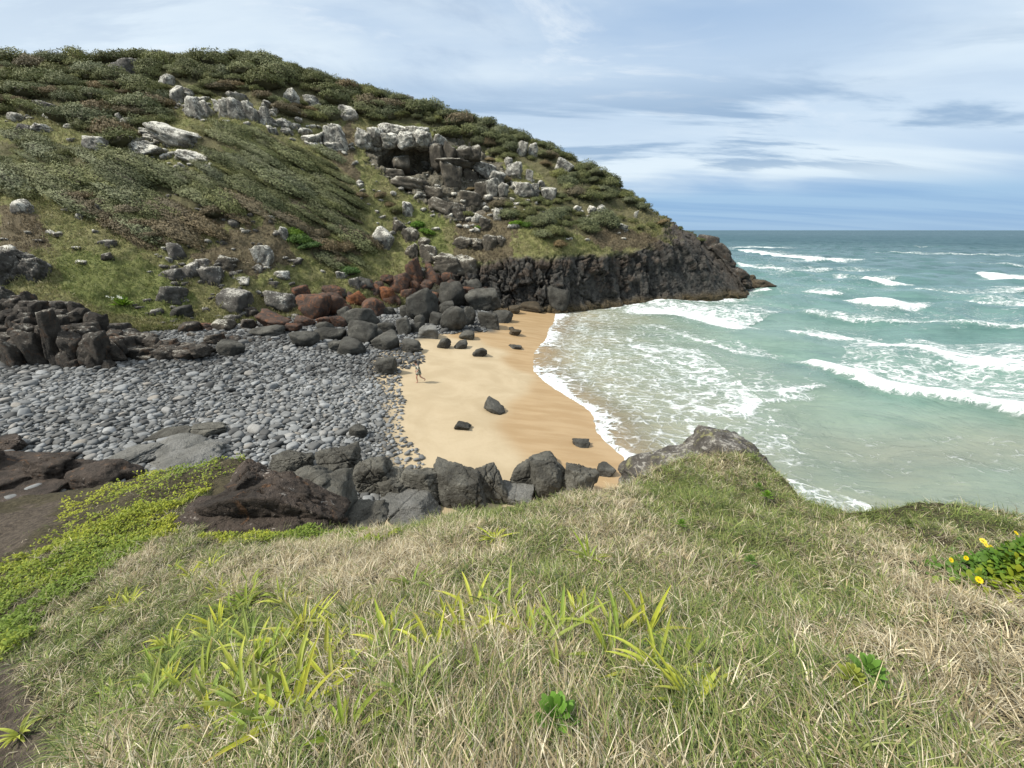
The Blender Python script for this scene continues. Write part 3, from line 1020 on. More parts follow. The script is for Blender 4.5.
def rock(seed, radii, sharp=14, planes=9, rough=0.07, cracks=0, sub=4, boxy=0.6, crackw=0.06, frac=0.0, freq=2.0):
    """an angular or rounded stone cut by random planes; radii are half its extents"""
    g = np.random.default_rng(seed)
    D, F = ico(sub)
    N = [np.array(a, float) + g.normal(0, 0.22, 3) for a in ((1, 0, 0), (-1, 0, 0), (0, 1, 0), (0, -1, 0), (0, 0, 1), (0, 0, -1))]
    H = [g.uniform(0.62, 0.85) / (0.6 + 0.4 * boxy) for _ in N]
    for _ in range(planes):
        N.append(g.normal(0, 1, 3))
        H.append(g.uniform(0.78, 1.05))
    s = 0
    for n, h in zip(N, H):
        n = n / np.linalg.norm(n)
        s = s + np.maximum(D @ n / h, 0) ** sharp
    r = s ** (-1.0 / sharp)
    Vv = D * r[:, None]
    o = g.uniform(-50, 50, 3)
    r2 = 1 + rough * 1.6 * fbm(Vv * 1.3 + o, 4, seed % 97) + rough * 1.0 * fbm(Vv * 5 + o, 3, seed % 89) + (0.022 * fbm(Vv * 13 + o, 2, 5) if sub > 3 else 0)
    for _ in range(cracks):
        n = g.normal(0, 1, 3)
        n /= np.linalg.norm(n)
        c = g.uniform(-0.5, 0.5)
        q = Vv @ n - c + 0.10 * fbm(Vv * 2.5 + o, 3, 7)
        r2 = r2 - 0.13 * np.exp(-(q / crackw) ** 2)
    if frac:
        W_ = Vv * np.array((1.0, 1.0, 1.7)) * freq + 0.35 * np.stack([fbm(Vv * 3 + o + 9 * q, 3, q) for q in range(3)], -1) + o
        ed, idd = cells3(W_, seed % 53)
        r2 = r2 + frac * (idd - 0.5) - frac * 0.6 * (1 - sstep(ed, 0.0, 0.07))
    Vv = Vv * r2[:, None]
    mn, mx_ = Vv.min(0), Vv.max(0)
    Vv = (Vv - (mn + mx_) / 2) / ((mx_ - mn) / 2) * np.asarray(radii)
    return Vv, F


def rotv(V, rx=0, ry=0, rz=0):
    Mx = np.array(Matrix.Rotation(rz, 3, 'Z') @ Matrix.Rotation(ry, 3, 'Y') @ Matrix.Rotation(rx, 3, 'X'))
    return V @ Mx.T


SEED = [100]


def rock_at(u, b, w, h, which='far', style='round', sub=4, tilt=0.0, depth=None, embed=1.12, deep=0.85, fixed=None):
    """stone whose picture spans w x h pixels with its front foot at (u, b); returns verts about centre, faces, centre"""
    SEED[0] += 1
    if fixed is not None:
        t0 = fixed
        fwd = t0
    else:
        hit = cast(u, b, which)
        q = np.array(hit[0]) - EYE
        fwd = q[1] * CP - q[2] * SP
    wr = 0.5 * w * fwd / FPX
    hr = 0.5 * h * fwd / FPX * embed
    dr = deep * wr if depth is None else depth
    c = EYE + ray(u, b - h * 0.5) * (fwd + dr * 0.55)
    kw = dict(round=dict(sharp=12, planes=11, rough=0.075, cracks=1, crackw=0.03), block=dict(sharp=55, planes=9, rough=0.05, boxy=1.0, frac=0.13, freq=1.5), angular=dict(sharp=60, planes=11, rough=0.05, cracks=2, crackw=0.025), face=dict(sharp=18, planes=6, rough=0.05, boxy=1.0),
              slab=dict(sharp=22, planes=6, rough=0.09, boxy=1.0, frac=0.07, freq=1.8), craggy=dict(sharp=50, planes=11, rough=0.05, cracks=2, crackw=0.03, frac=0.17, freq=1.8), cracked=dict(sharp=22, planes=10, rough=0.06, cracks=5, crackw=0.022, frac=0.07, freq=1.6))[style]
    V, F = rock(SEED[0], (wr, dr, hr), sub=sub, **kw)
    if tilt:
        V = rotv(V, 0, R(tilt), 0)
        s = wr / (np.ptp(V[:, 0]) / 2)
        V[:, 0] *= s
        V[:, 2] *= hr / (np.ptp(V[:, 2]) / 2)
    return V, F, c


def add_rock(label, u, b, w, h, mat, style='round', name='boulder', cat='boulder', group=None, **kw):
    V, F, c = rock_at(u, b, w, h, style=style, **kw)
    o = link(name, mesh_from(name, V, F, M[mat]), loc=c)
    return tag(o, label, cat, group)


def fd(u, v, which='far'):
    q = np.array(cast(u, v, which)[0]) - EYE
    return q[1] * CP - q[2] * SP


def outcrop(label, blocks, mat, name='rock_outcrop', cat='outcrop', which='far', sub=4, group=None, **kw):
    """bedrock showing through the ground: several joined blocks, one mass"""
    Vs, Fs, n, c0 = [], [], 0, None
    for bl in blocks:
        u, b, w, h = bl[:4]
        st = bl[4] if len(bl) > 4 else 'block'
        tl = bl[5] if len(bl) > 5 else 0
        k2 = dict(kw)
        if len(bl) > 6 and 'fixed' in k2:
            k2['fixed'] = k2['fixed'] + bl[6]
        V, F, c = rock_at(u, b, w, h, which=which, style=st, sub=sub, tilt=tl, **k2)
        if c0 is None:
            c0 = c
        Vs.append(V + c - c0)
        Fs.append(F + n)
        n += len(V)
    o = link(name, mesh_from(name, np.concatenate(Vs), np.concatenate(Fs), M[mat]), loc=c0)
    return tag(o, label, cat, group)


M['moss'] = rock_mat('mossy_rock', (0.05, 0.042, 0.03), (0.10, 0.085, 0.055), (0.16, 0.155, 0.035), 0.6, 3.0)
# ------------------------------------------------------------------ boulders: label, u, foot v, width, height, material, style
BOULDERS = [
    # the pile at the back of the beach
    ('large dark leaning boulder with a diagonal seam, tallest of the grey ones in the pile', 423, 325, 32, 36, 'basalt', 'angular'),
    ('dark cracked boulder right of the large leaning one, below the black cliff end', 452, 309, 29, 26, 'basalt', 'cracked'),
    ('broad grey boulder split by a grid of fissures, right end of the pile', 484, 312, 36, 23, 'basalt', 'cracked'),
    ('rounded grey boulder wedged behind the fissured one against the cliff', 472, 294, 21, 15, 'basalt', 'round'),
    ('smooth grey egg-like boulder standing in front of the pile on sand edge', 454, 333, 27, 25, 'basalt', 'round'),
    ('tilted flat grey slab at the right foot of the pile on wet sand', 489, 329, 22, 17, 'basalt', 'slab'),
    ('low flat slab beside wet sand, outermost stone of the pile', 502, 323, 23, 12, 'basalt', 'slab'),
    ('narrow upright grey boulder squeezed beside the smooth egg-like one', 470, 327, 12, 20, 'basalt', 'round'),
    ('pale grey wedge of rock on the dry sand before the pile', 429, 339, 21, 13, 'grey', 'block'),
    ('flat-topped grey boulder alone on pale sand with a dark seam', 411, 353, 21, 13, 'basalt', 'cracked'),
    ('small round grey boulder left of its twin on the sand', 444, 349, 14, 11, 'basalt', 'round'),
    ('small low grey boulder right of its twin on the sand', 460, 349, 15, 8, 'basalt', 'round'),
    ('small dark grey boulder between the pile and the wet sand', 467, 340, 16, 9, 'basalt', 'round'),
    ('big round brownish grey boulder perched on others above the cobbles', 362, 344, 29, 22, 'basalt', 'round'),
    ('sloping grey boulder leaning against the big round perched one', 386, 351, 26, 19, 'basalt', 'angular'),
    ('dark grey boulder half buried in cobbles under the big round perched one', 351, 356, 27, 17, 'basalt', 'round'),
    ('upright grey boulder in the middle of the front row of the pile', 404, 336, 16, 17, 'basalt', 'angular'),
    ('grey boulder left of the upright one in the front row', 387, 335, 20, 13, 'basalt', 'round'),
    ('tilted grey boulder right of the upright one in the front row', 416, 334, 15, 12, 'basalt', 'angular'),
    ('dark boulder filling the gap beneath the fissured boulders', 447, 316, 17, 14, 'basalt', 'angular'),
    ('long black boulder sloping down below the orange rocks', 361, 327, 31, 19, 'basalt', 'round'),
    ('black boulder with an orange shoulder, left of the bright orange one', 372, 317, 23, 18, 'rust', 'round'),
    ('bright orange rounded boulder, most vivid stone of the pile', 387, 305, 16, 18, 'orange', 'round'),
    ('tilted red-brown boulder pointing up to the right in the pile', 401, 296, 21, 22, 'rust', 'angular'),
    ('tall dark red slab standing upright at the back of the pile', 415, 292, 18, 33, 'rust', 'angular'),
    ('tall rusty boulder standing beside the upright dark red slab', 433, 295, 21, 31, 'rust', 'angular'),
    ('red-brown boulder left of the tilted one, below the grass', 377, 299, 17, 17, 'rust', 'round'),
    ('wide red-brown boulder at the left part of the pile', 332, 317, 28, 23, 'rust', 'round'),
    ('small rusty boulder on top of the wide red-brown one', 334, 300, 21, 14, 'rust', 'round'),
    ('orange-brown split boulder between grass and black boulders', 355, 307, 23, 15, 'orange', 'angular'),
    ('small brown boulder at the foot of the wide red-brown one', 325, 328, 14, 11, 'rust', 'round'),
    ('brown angular boulder with an orange right side near the cobbles', 340, 328, 15, 12, 'rust', 'angular'),
    ('long dark flat boulder at the cobble edge below the brown ones', 330, 341, 33, 14, 'basalt', 'round'),
    ('small grey upright stone at the grass edge above the orange rocks', 355, 292, 11, 14, 'mottled', 'angular'),
    ('grey lichen-spotted stone right of the small upright one', 364, 290, 13, 10, 'mottled', 'round'),
    ('reddish stone standing above the tilted red-brown boulder', 388, 287, 14, 12, 'rust', 'angular'),
    ('black boulder in the shade behind the large leaning one', 440, 303, 20, 16, 'basalt', 'angular'),
    ('dark wedge jammed between the large leaning boulder and the upright row', 436, 326, 14, 14, 'basalt', 'angular'),
    ('brown-black boulder under the tall dark red slab', 409, 303, 16, 14, 'rust', 'round'),
    ('dark boulder beneath the tall rusty one', 432, 304, 18, 12, 'rust', 'angular'),
    ('dark brown boulder between the bright orange one and the grass', 396, 306, 13, 11, 'rust', 'angular'),
    ('low brown boulder at the top of the cobbles left of the wide red-brown one', 305, 327, 18, 11, 'rust', 'round'),
    ('brown boulder wedged right of the wide red-brown one', 346, 316, 16, 13, 'rust', 'angular'),
    ('grey boulder among cobbles before the long black sloping one', 375, 338, 15, 10, 'basalt', 'round'),
    ('squat dark boulder left of the big round perched one', 338, 352, 17, 11, 'basalt', 'round'),
    ('grey-brown boulder at the back of the pile against the grass', 420, 280, 14, 12, 'ledge', 'angular'),
    ('dark stone on top of the fissured boulder, below the cliff', 489, 297, 16, 10, 'basalt', 'angular'),
    ('small dark stone on sand right of the low flat slab', 512, 331, 7, 4, 'basalt', 'round'),
    ('brown rock half buried in upper cobbles right of the blocky shelf', 214, 345, 18, 11, 'bank', 'angular'),
    ('dark brown rock before the grass, left of the red-brown oblong block', 247, 330, 20, 11, 'bank', 'angular'),
    ('dark angular rock between the broad dark boulder and the oblong block', 252, 320, 15, 12, 'bank', 'angular'),
    ('low brown rock in the cobbles right of the oblong block', 293, 333, 17, 10, 'rust', 'angular'),
    ('dark brown rock at the grass edge below the squarish grey boulder', 190, 333, 19, 11, 'bank', 'angular'),
    # along the foot of the grass slope
    ('squarish grey boulder with a pale left face in the grass', 171, 307, 25, 21, 'mottled', 'block'),
    ('dark rounded boulder in front of the squarish grey one', 180, 319, 21, 13, 'basalt', 'round'),
    ('broad dark boulder with grey lichen at the top of the cobbles', 235, 313, 35, 23, 'mottled', 'round'),
    ('dark lichen-crusted boulder left of the brown-orange group', 281, 315, 27, 24, 'mottled', 'round'),
    ('smooth red-brown oblong block lying on the upper cobbles', 271, 331, 35, 18, 'rust', 'block', dict(tilt=18)),
    ('brown boulder between the lichen-crusted one and the orange-topped one', 299, 304, 21, 18, 'rust', 'angular'),
    ('big brown boulder with an orange top above the cobbles', 316, 320, 34, 25, 'rust', 'angular'),
    ('pale grey domed boulder at the top of the grassy stones', 176, 262, 16, 18, 'mottled', 'round'),
    ('grey flat-lying boulder below the pale domed one', 174, 282, 23, 13, 'mottled', 'round'),
    ('mottled boulder to the right of the flat-lying grey one', 191, 281, 19, 18, 'mottled', 'angular'),
    ('rough black and white spotted boulder above the dark broad one', 213, 290, 21, 23, 'mottled', 'craggy'),
    ('large slanting boulder whitened with lichen in the middle of the slope foot', 263, 268, 23, 22, 'pale', 'angular', dict(tilt=35)),
    ('small grey stone propped under the slanting whitened boulder', 258, 274, 11, 9, 'mottled', 'round'),
    ('lichen-spotted stone right of the slanting whitened boulder', 281, 280, 15, 9, 'pale', 'round'),
    ('narrow white stone standing beside a bright green bush', 284, 244, 9, 16, 'pale', 'angular'),
    ('little white stone on the slope above the narrow white one', 270, 222, 9, 6, 'pale', 'round'),
    ('flat pale slab lying in grass above the broad dark boulder', 241, 286, 23, 9, 'pale', 'slab'),
    ('low grey stone right of the domed pale boulder', 202, 268, 19, 9, 'mottled', 'slab'),
    ('dark brown jagged stone left of the slanting whitened boulder', 226, 271, 23, 15, 'ledge', 'craggy'),
    ('thin grey slab in the grass above the lichen-crusted boulder', 272, 288, 16, 7, 'mottled', 'slab'),
    ('flat stone in the grass right of the white standing stone', 295, 265, 15, 6, 'mottled', 'slab'),
    ('low brown rock at the grass edge below the squarish boulder', 206, 331, 24, 9, 'rust', 'slab'),
    ('brown rock left of the cobbles, under the broad dark boulder', 223, 331, 22, 11, 'ledge', 'angular'),
    ('small grey stone at the foot of the broad dark boulder', 233, 323, 14, 8, 'mottled', 'round'),
    ('flat black boulder lying on the upper cobbles', 267, 337, 29, 11, 'basalt', 'round'),
    ('black boulder on the cobbles right of the dark outcrop', 231, 357, 27, 16, 'basalt', 'round'),
    ('rounded dark boulder in the cobbles below the orange-topped one', 304, 348, 27, 16, 'basalt', 'round'),
    ('blocky white stone in grass just above the rusty boulders', 343, 281, 13, 10, 'pale', 'block'),
    # upper slope
    ('white-topped boulder with a dark lower half, far left of the slope', 22, 215, 18, 15, 'pale', 'round'),
    ('upright black and white stone at the edge of scrub', 100, 217, 9, 13, 'pale', 'angular'),
    ('small white stone left of the upright black and white one', 80, 220, 9, 6, 'pale', 'round'),
    ('flat brownish stone in the open grass on the left slope', 110, 249, 18, 9, 'mottled', 'slab'),
    ('dark round stone just below the flat brownish one', 107, 262, 10, 9, 'ledge', 'round'),
    ('pale half-sunk stone in the bright grass patch', 83, 266, 12, 6, 'pale', 'slab'),
    ('low dark stone sunk in grass near the left edge', 57, 239, 15, 6, 'ledge', 'slab'),
    ('small dark stone below the low dark one', 40, 244, 10, 5, 'ledge', 'round'),
    ('tiny grey stone under the scrub right of the upright spotted one', 114, 230, 9, 5, 'pale', 'round'),
    ('large pale grey dome of rock rising from scrub near the skyline', 129, 80, 25, 19, 'mottled', 'round'),
    ('pale stone in the scrub right of the skyline dome', 168, 86, 15, 10, 'pale', 'angular'),
    ('pale flattened boulder at the left edge below the top scrub', 18, 123, 16, 9, 'pale', 'round'),
    ('pale oval boulder lying right of the flattened one', 51, 122, 13, 7, 'pale', 'round'),
    ('small pale oval stone on the upper grass', 70, 129, 10, 5, 'pale', 'round'),
    ('round split boulder with a dark stripe down its middle', 97, 154, 22, 16, 'pale', 'cracked'),
    ('dark-sided stone under the pale flattened boulder', 25, 133, 14, 8, 'mottled', 'angular'),
    ('pale jumbled stone right of the dark-sided one', 42, 134, 15, 9, 'pale', 'craggy'),
    ('grey stone sunk in scrub above the pale oval boulder', 49, 112, 18, 9, 'mottled', 'round'),
    ('low white stone left of the split striped boulder', 78, 153, 12, 5, 'pale', 'slab'),
    ('thin white standing stone left of the sloping slab', 119, 123, 5, 9, 'pale', 'angular'),
    ('pale stone beside the thin standing one', 128, 127, 14, 8, 'pale', 'angular'),
    ('pale triangular stone among scrub above the right end of the rock band', 291, 106, 17, 15, 'pale', 'angular'),
    ('pair of fused pale blocks in scrub right of the triangular stone', 314, 110, 16, 12, 'pale', 'cracked'),
    ('pale rounded rock above the left part of the cave', 350, 124, 19, 16, 'pale', 'angular'),
    ('elongated white boulder tilted down the slope above the rusty pile', 383, 252, 24, 22, 'pale', 'angular', dict(tilt=42)),
    ('boulder with a white top and dark base below the cave', 407, 219, 13, 16, 'pale', 'round'),
    ('little white stone on the grass left below the cave', 360, 189, 9, 6, 'pale', 'round'),
    ('pale pointed rock in scrub high on the right ridge', 522, 158, 13, 15, 'pale', 'angular'),
    ('pale rounded rock beside the pointed one on the ridge', 533, 159, 12, 14, 'pale', 'round'),
    ('smooth pale rock face in scrub right of the ridge pair', 563, 175, 20, 16, 'pale', 'slab', dict(tilt=35)),
    ('small pale block below the ridge pair', 541, 189, 9, 8, 'pale', 'block'),
    ('pale boulder left of the dark round bushes', 549, 202, 17, 14, 'pale', 'angular'),
    ('pale stone between bushes on the right slope', 577, 214, 9, 8, 'pale', 'angular'),
    ('pale leaning stone right of the bushes', 591, 215, 10, 9, 'pale', 'slab', dict(tilt=40)),
    ('pale upright stone where the right scrub ends', 601, 214, 11, 9, 'pale', 'angular'),
    ('small upright stone near the seaward end of the ridge', 636, 219, 5, 8, 'pale', 'angular'),
    ('pale flat stone on the grassy seaward slope', 623, 231, 11, 7, 'pale', 'slab', dict(tilt=30)),
    ('white stone standing above the dark cliff in the middle', 497, 222, 9, 13, 'pale', 'angular'),
    ('grey stone left of the white standing one above the cliff', 485, 232, 13, 14, 'ledge', 'craggy'),
    # on the sand
    ('dark pointed boulder on sand left of the walking person', 386, 375, 22, 18, 'basalt', 'angular'),
    ('dark wedge-shaped boulder alone in the middle of the sand', 495, 414, 22, 14, 'basalt', 'angular', dict(tilt=25)),
    ('flat dark boulder sunk in sand left of the wedge-shaped one', 463, 430, 17, 8, 'basalt', 'slab'),
    ('low dark boulder on wet sand near the foam', 581, 447, 18, 7, 'basalt', 'slab'),
    ('wet dark boulder with a scour pool near the edge of the foam', 606, 476, 19, 12, 'basalt', 'angular'),
    ('small brown boulder on wet sand near the cliff', 515, 336, 13, 7, 'tan', 'angular'),
    ('very flat stone on wet sand below the small brown boulder', 515, 349, 14, 4, 'basalt', 'slab'),
    ('dark stone at the edge of wet sand before the pile', 480, 357, 15, 8, 'basalt', 'slab'),
    ('largest round cobble at the right end of the cobbles', 358, 439, 18, 14, 'basalt', 'round'),
    # cliff foot and tip
    ('big rounded boulder against the foot of the black cliff', 556, 313, 27, 27, 'basalt', 'round'),
    ('low ochre boulder at the cliff foot, left of the big rounded one', 531, 312, 27, 10, 'tan', 'round'),
    ('small ochre stone where sand meets the cliff', 514, 314, 13, 8, 'tan', 'round'),
    ('low brown rock awash off the tip of the headland', 761, 289, 23, 9, 'tan', 'craggy', dict(fixed=86)),
    ('brown stone joining the headland tip to the awash rock', 748, 284, 15, 9, 'tan', 'craggy', dict(fixed=88)),
    # under the bluff
    ('tall grey block cracked across, behind the brown bedrock', 338, 486, 42, 42, 'shore', 'cracked', dict(sub=6)),
    ('greenish grey boulder left of the tall cracked block', 295, 482, 44, 32, 'shore', 'craggy', dict(sub=6)),
    ('broad grey boulder right of the tall cracked block', 375, 495, 40, 40, 'shore', 'cracked', dict(sub=6)),
    ('rough grey boulder leaning on the broad one beside sand', 397, 502, 40, 30, 'shore', 'block', dict(sub=6)),
    ('knobbly grey boulder at the left end of the row across the sand', 424, 504, 42, 40, 'shore', 'block', dict(sub=6)),
    ('big furrowed grey boulder in the middle of the row across the sand', 461, 509, 52, 47, 'shore', 'cracked', dict(sub=6)),
    ('dark grey boulder at the right end of the row across the sand', 491, 502, 40, 40, 'shore', 'cracked', dict(sub=6)),
    ('great smooth-faced dark block in the middle of the cluster on sand', 550, 502, 42, 45, 'shore', 'round', dict(sub=6)),
    ('narrow dark boulder on the left of the great smooth-faced block', 523, 494, 26, 36, 'shore', 'round', dict(sub=6)),
    ('tall dark boulder with a yellowed side, right of the smooth-faced block', 578, 505, 36, 42, 'shore', 'block', dict(sub=6)),
    ('small dark boulder on top behind the great smooth-faced block', 543, 468, 28, 18, 'shore', 'round', dict(sub=6)),
    ('flat light grey slab in front of the cluster, next to the grass', 517, 504, 36, 17, 'grey', 'angular', dict(sub=6)),
    ('low pale grey slab between the brown bedrock and the sand', 408, 524, 66, 26, 'grey', 'angular', dict(sub=6)),
    ('long low dark boulder lying on the near cobbles', 172, 442, 40, 14, 'shore', 'round', dict(sub=6)),
    ('rounded dark boulder touching the end of the long low one', 208, 438, 34, 14, 'shore', 'round', dict(sub=6)),
    ('dark brown boulder between the left ledges and the green slope', 82, 478, 28, 16, 'brown', 'round', dict(sub=6)),
]
for row in BOULDERS:
    kw = row[7] if len(row) > 7 else {}
    f = (1.10, 0.92) if row[5] == 'shore' else (1, 1)
    add_rock(row[0], row[1], row[2], row[3] * f[0], row[4] * f[1], row[5], row[6], **kw)
gp = np.random.default_rng(41)
PILE = [(300, 320), (345, 294), (396, 272), (440, 272), (498, 302), (504, 322), (440, 326), (384, 342), (332, 344)]
n = 0
while n < 34:
    u, v = gp.uniform(300, 505), gp.uniform(272, 345)
    if not inpoly(np.array([u]), np.array([v]), PILE)[0]:
        continue
    n += 1
    rusty = v < 330 - 0.16 * (u - 300) and gp.random() < 0.8
    add_rock('rust-brown boulder packed into the upper left of the heap at the back of the beach' if rusty else 'dark grey boulder packed into the gaps of the heap at the back of the beach', u, v, gp.uniform(9, 17), gp.uniform(8, 14),
             'rust' if rusty else 'basalt', 'round' if gp.random() < 0.5 else 'angular', group='rust-brown filler boulders of the heap' if rusty else 'dark filler boulders of the heap', sub=3)

# ------------------------------------------------------------------ bedrock outcrops
outcrop('pale block cliff at the left end of the upper rock band, split by dark joints', [(179, 108, 15, 20), (194, 120, 17, 22), (207, 120, 14, 18), (188, 97, 16, 8)], 'pale')
outcrop('central pale block cliff of the upper rock band with the tallest pillars', [(219, 113, 10, 12), (226, 121, 13, 18), (238, 123, 18, 22), (247, 117, 12, 14), (254, 130, 14, 24), (264, 127, 10, 18), (240, 105, 20, 10)], 'pale')
outcrop('low broken pale stones continuing the rock band to the right', [(272, 128, 9, 10), (283, 130, 16, 10), (274, 136, 9, 7), (286, 136, 14, 7), (296, 132, 10, 8)], 'pale')
outcrop('pale rock step among scrub between the rock band and the cave', [(309, 146, 14, 11), (319, 147, 14, 13), (327, 142, 8, 8)], 'pale')
outcrop('pair of tall pale pillars at the left of the cave', [(331, 151, 14, 22), (341, 153, 16, 22, 'slab', -15), (336, 140, 12, 14), (336, 153, 20, 9)], 'pale')
outcrop('broad slab of pale lichened rock sloping through the left grass', [(128, 147, 30, 12, 'craggy', 12), (150, 158, 40, 14, 'craggy', 18), (178, 150, 46, 24, 'craggy', 25), (196, 166, 30, 16, 'craggy', 25), (170, 138, 30, 12, 'craggy', 15), (150, 142, 26, 9, 'craggy', 10)], 'pale')
outcrop('massive pale overhang roofing the dark cave', [(366, 150, 18, 18, 'block', 0, 0), (378, 147, 16, 18, 'angular', 0, 0.3), (393, 149, 18, 15, 'block', 0, 0), (407, 150, 20, 16, 'angular', 0, 0), (423, 148, 19, 15, 'block', 0, 0.5), (438, 150, 18, 14, 'block', 0, 1.0), (398, 136, 36, 10, 'craggy', 0, 2.0), (418, 138, 24, 9, 'block', 0, 2.0)], 'pale', fixed=fd(366, 168) + 2.0, depth=2.2)
outcrop('dark rounded rock inside the mouth of the cave', [(401, 172, 20, 15, 'round')], 'ledge', fixed=fd(366, 168) + 3.5)
outcrop('dark stone pillars forming the right wall of the cave', [(437, 170, 16, 24), (450, 166, 18, 22), (464, 162, 18, 16), (474, 160, 16, 14), (456, 170, 40, 10)], 'ledge', fixed=fd(366, 168) + 2.6)
outcrop('dark ledge with a whitened rim under the cave', [(411, 192, 38, 14, 'slab', 10), (432, 200, 26, 14, 'slab', 20), (395, 180, 22, 10), (440, 214, 28, 16, 'slab', 25), (452, 192, 22, 26)], 'ledge')
outcrop('broken dark rock wall below and right of the cave', [(455, 222, 26, 18), (470, 212, 22, 20), (472, 188, 18, 18), (482, 200, 18, 16)], 'ledge')
outcrop('pale tilted rock faces on the slope right of the cave', [(484, 180, 24, 18, 'slab', 25), (497, 186, 20, 16, 'slab', 25), (491, 198, 16, 18), (503, 200, 12, 16)], 'pale')
outcrop('pale blocky crag high on the slope toward the ridge', [(514, 182, 18, 18), (522, 199, 24, 16), (508, 168, 10, 10), (529, 183, 9, 12), (534, 197, 12, 12), (545, 196, 10, 8)], 'pale')
outcrop('dark crag streaked with white, midway down to the beach', [(398, 236, 16, 14, 'craggy', 30), (411, 244, 20, 16, 'craggy', 30), (424, 250, 14, 12, 'craggy')], 'ledge')
outcrop('brown stony crag just above the black cliff', [(462, 250, 20, 13, 'craggy'), (476, 252, 18, 13, 'craggy'), (490, 252, 18, 16, 'craggy'), (500, 248, 12, 12, 'craggy')], 'ledge')
outcrop('black jagged rock mass behind the upright rusty boulders', [(428, 268, 20, 22, 'craggy'), (448, 274, 28, 20, 'craggy'), (466, 280, 24, 24, 'craggy'), (412, 262, 14, 18, 'craggy')], 'ledge')
g = np.random.default_rng(77)
blk = []
TOPL = ([-60, 0, 40, 62, 80, 100, 122], [300, 304, 292, 298, 306, 316, 330])
for k in range(120):
    u = g.uniform(-55, 122)
    tp = float(np.interp(u, *TOPL))
    lv = g.random()
    w = g.uniform(9, 22)
    h = g.uniform(9, 24)
    b_ = 372 - (372 - tp - h * 0.8) * lv
    blk.append((u, b_, w, h, 'angular' if g.random() < 0.6 else 'block', g.uniform(-20, 20), 3.2 * lv - 0.2))
blk += [(52, 371, 20, 60, 'angular', 12, -0.2), (36, 368, 22, 36, 'block', -3, 0), (74, 368, 22, 36, 'block', 4, -0.1), (96, 365, 22, 32, 'block', 0, -0.2), (14, 372, 24, 34, 'block', 0, -0.2), (30, 362, 110, 36, 'block', 0, 1.9), (70, 362, 100, 36, 'block', 0, 1.9), (20, 345, 110, 40, 'block', 0, 2.6)]
outcrop('tall dark outcrop of upright fractured slabs above the left cobbles', blk, 'bank', fixed=fd(52, 371) + .6, sub=4, deep=0.9)
outcrop('lichen-speckled grey crag above the tall dark outcrop at the left edge', [(8, 292, 44, 40, 'craggy'), (36, 285, 26, 26, 'craggy'), (20, 268, 30, 18, 'craggy', 20), (-40, 300, 60, 60, 'craggy'), (0, 318, 30, 30, 'craggy')], 'mottled', which='far', sub=5)
blk = [(126, 360, 34, 26, 'block', 0, .7), (156, 360, 56, 18, 'block', 3, .7), (188, 359, 40, 12, 'block', 0, .5)]
for k in range(46):
    u = g.uniform(118, 206)
    tp = float(np.interp(u, [118, 160, 205], [324, 338, 350]))
    lv = g.random()
    h = g.uniform(6, 14)
    bb = float(np.interp(u, [118, 160, 205], [367, 364, 356]))
    blk.append((u, bb - max(0, bb - tp - h * 0.8) * lv, g.uniform(8, 20), h, ('angular', 'block', 'angular')[k % 3], g.uniform(-10, 10), 1.8 * lv))
outcrop('lower blocky shelf right of the tall dark outcrop', blk, 'bank', fixed=fd(150, 364) + .5, deep=1.0, sub=4)
outcrop('layered dark brown ledges at the left edge below the bluff', [(20, 478, 76, 26, 'slab', 6), (16, 490, 70, 24, 'slab', 4), (50, 486, 44, 30, 'craggy'), (8, 455, 34, 16, 'craggy'), (20, 508, 70, 18, 'slab', 3), (-50, 490, 80, 50, 'slab')], 'brown', which='beach', sub=5)
outcrop('brown hump of bedrock beside the pale streaked slab', [(104, 488, 52, 26, 'round'), (130, 482, 30, 18, 'round')], 'brown', which='beach', sub=5)
outcrop('smooth grey whaleback slab with a cracked brown flank on the near cobbles', [(128, 470, 60, 20, 'slab', -20), (178, 462, 72, 22, 'round'), (185, 474, 70, 20, 'cracked'), (205, 458, 40, 16, 'round')], 'grey', which='beach', sub=5)
outcrop('great brown bedrock wedge flecked with orange and white lichen on the bluff edge', [(255, 566, 180, 62, 'block', 10, 0), (278, 548, 130, 78, 'block', 32, .4), (222, 558, 90, 54, 'block', -25, 0), (252, 514, 60, 50, 'block', -20, .7)], 'brown', fixed=7.7, sub=6, depth=.7)
outcrop('cracked grey foot of bedrock beside the great brown wedge', [(330, 526, 50, 48, 'cracked'), (306, 506, 60, 34, 'cracked'), (360, 534, 60, 22, 'craggy')], 'shore', fixed=11.0, sub=5, depth=0.9)
outcrop('lichened rock dome standing out of the grass at the bluff edge above the water', [(724, 503, 96, 72, 'round', 6), (682, 506, 132, 64, 'round', -20), (752, 506, 48, 50, 'round', 25)], 'cap', fixed=8.3, sub=6, depth=0.8)

outcrop('dark stepped rock spine running down to the seaward point of the headland', [(704, 262, 26, 26, 'angular', 20), (714, 268, 28, 24, 'angular', 30), (724, 276, 28, 22, 'block', 30), (735, 284, 24, 18, 'angular', 25), (745, 288, 18, 10, 'craggy', 10), (720, 290, 40, 24, 'angular', 30)], 'bank', fixed=84.5, sub=4, depth=2.5)
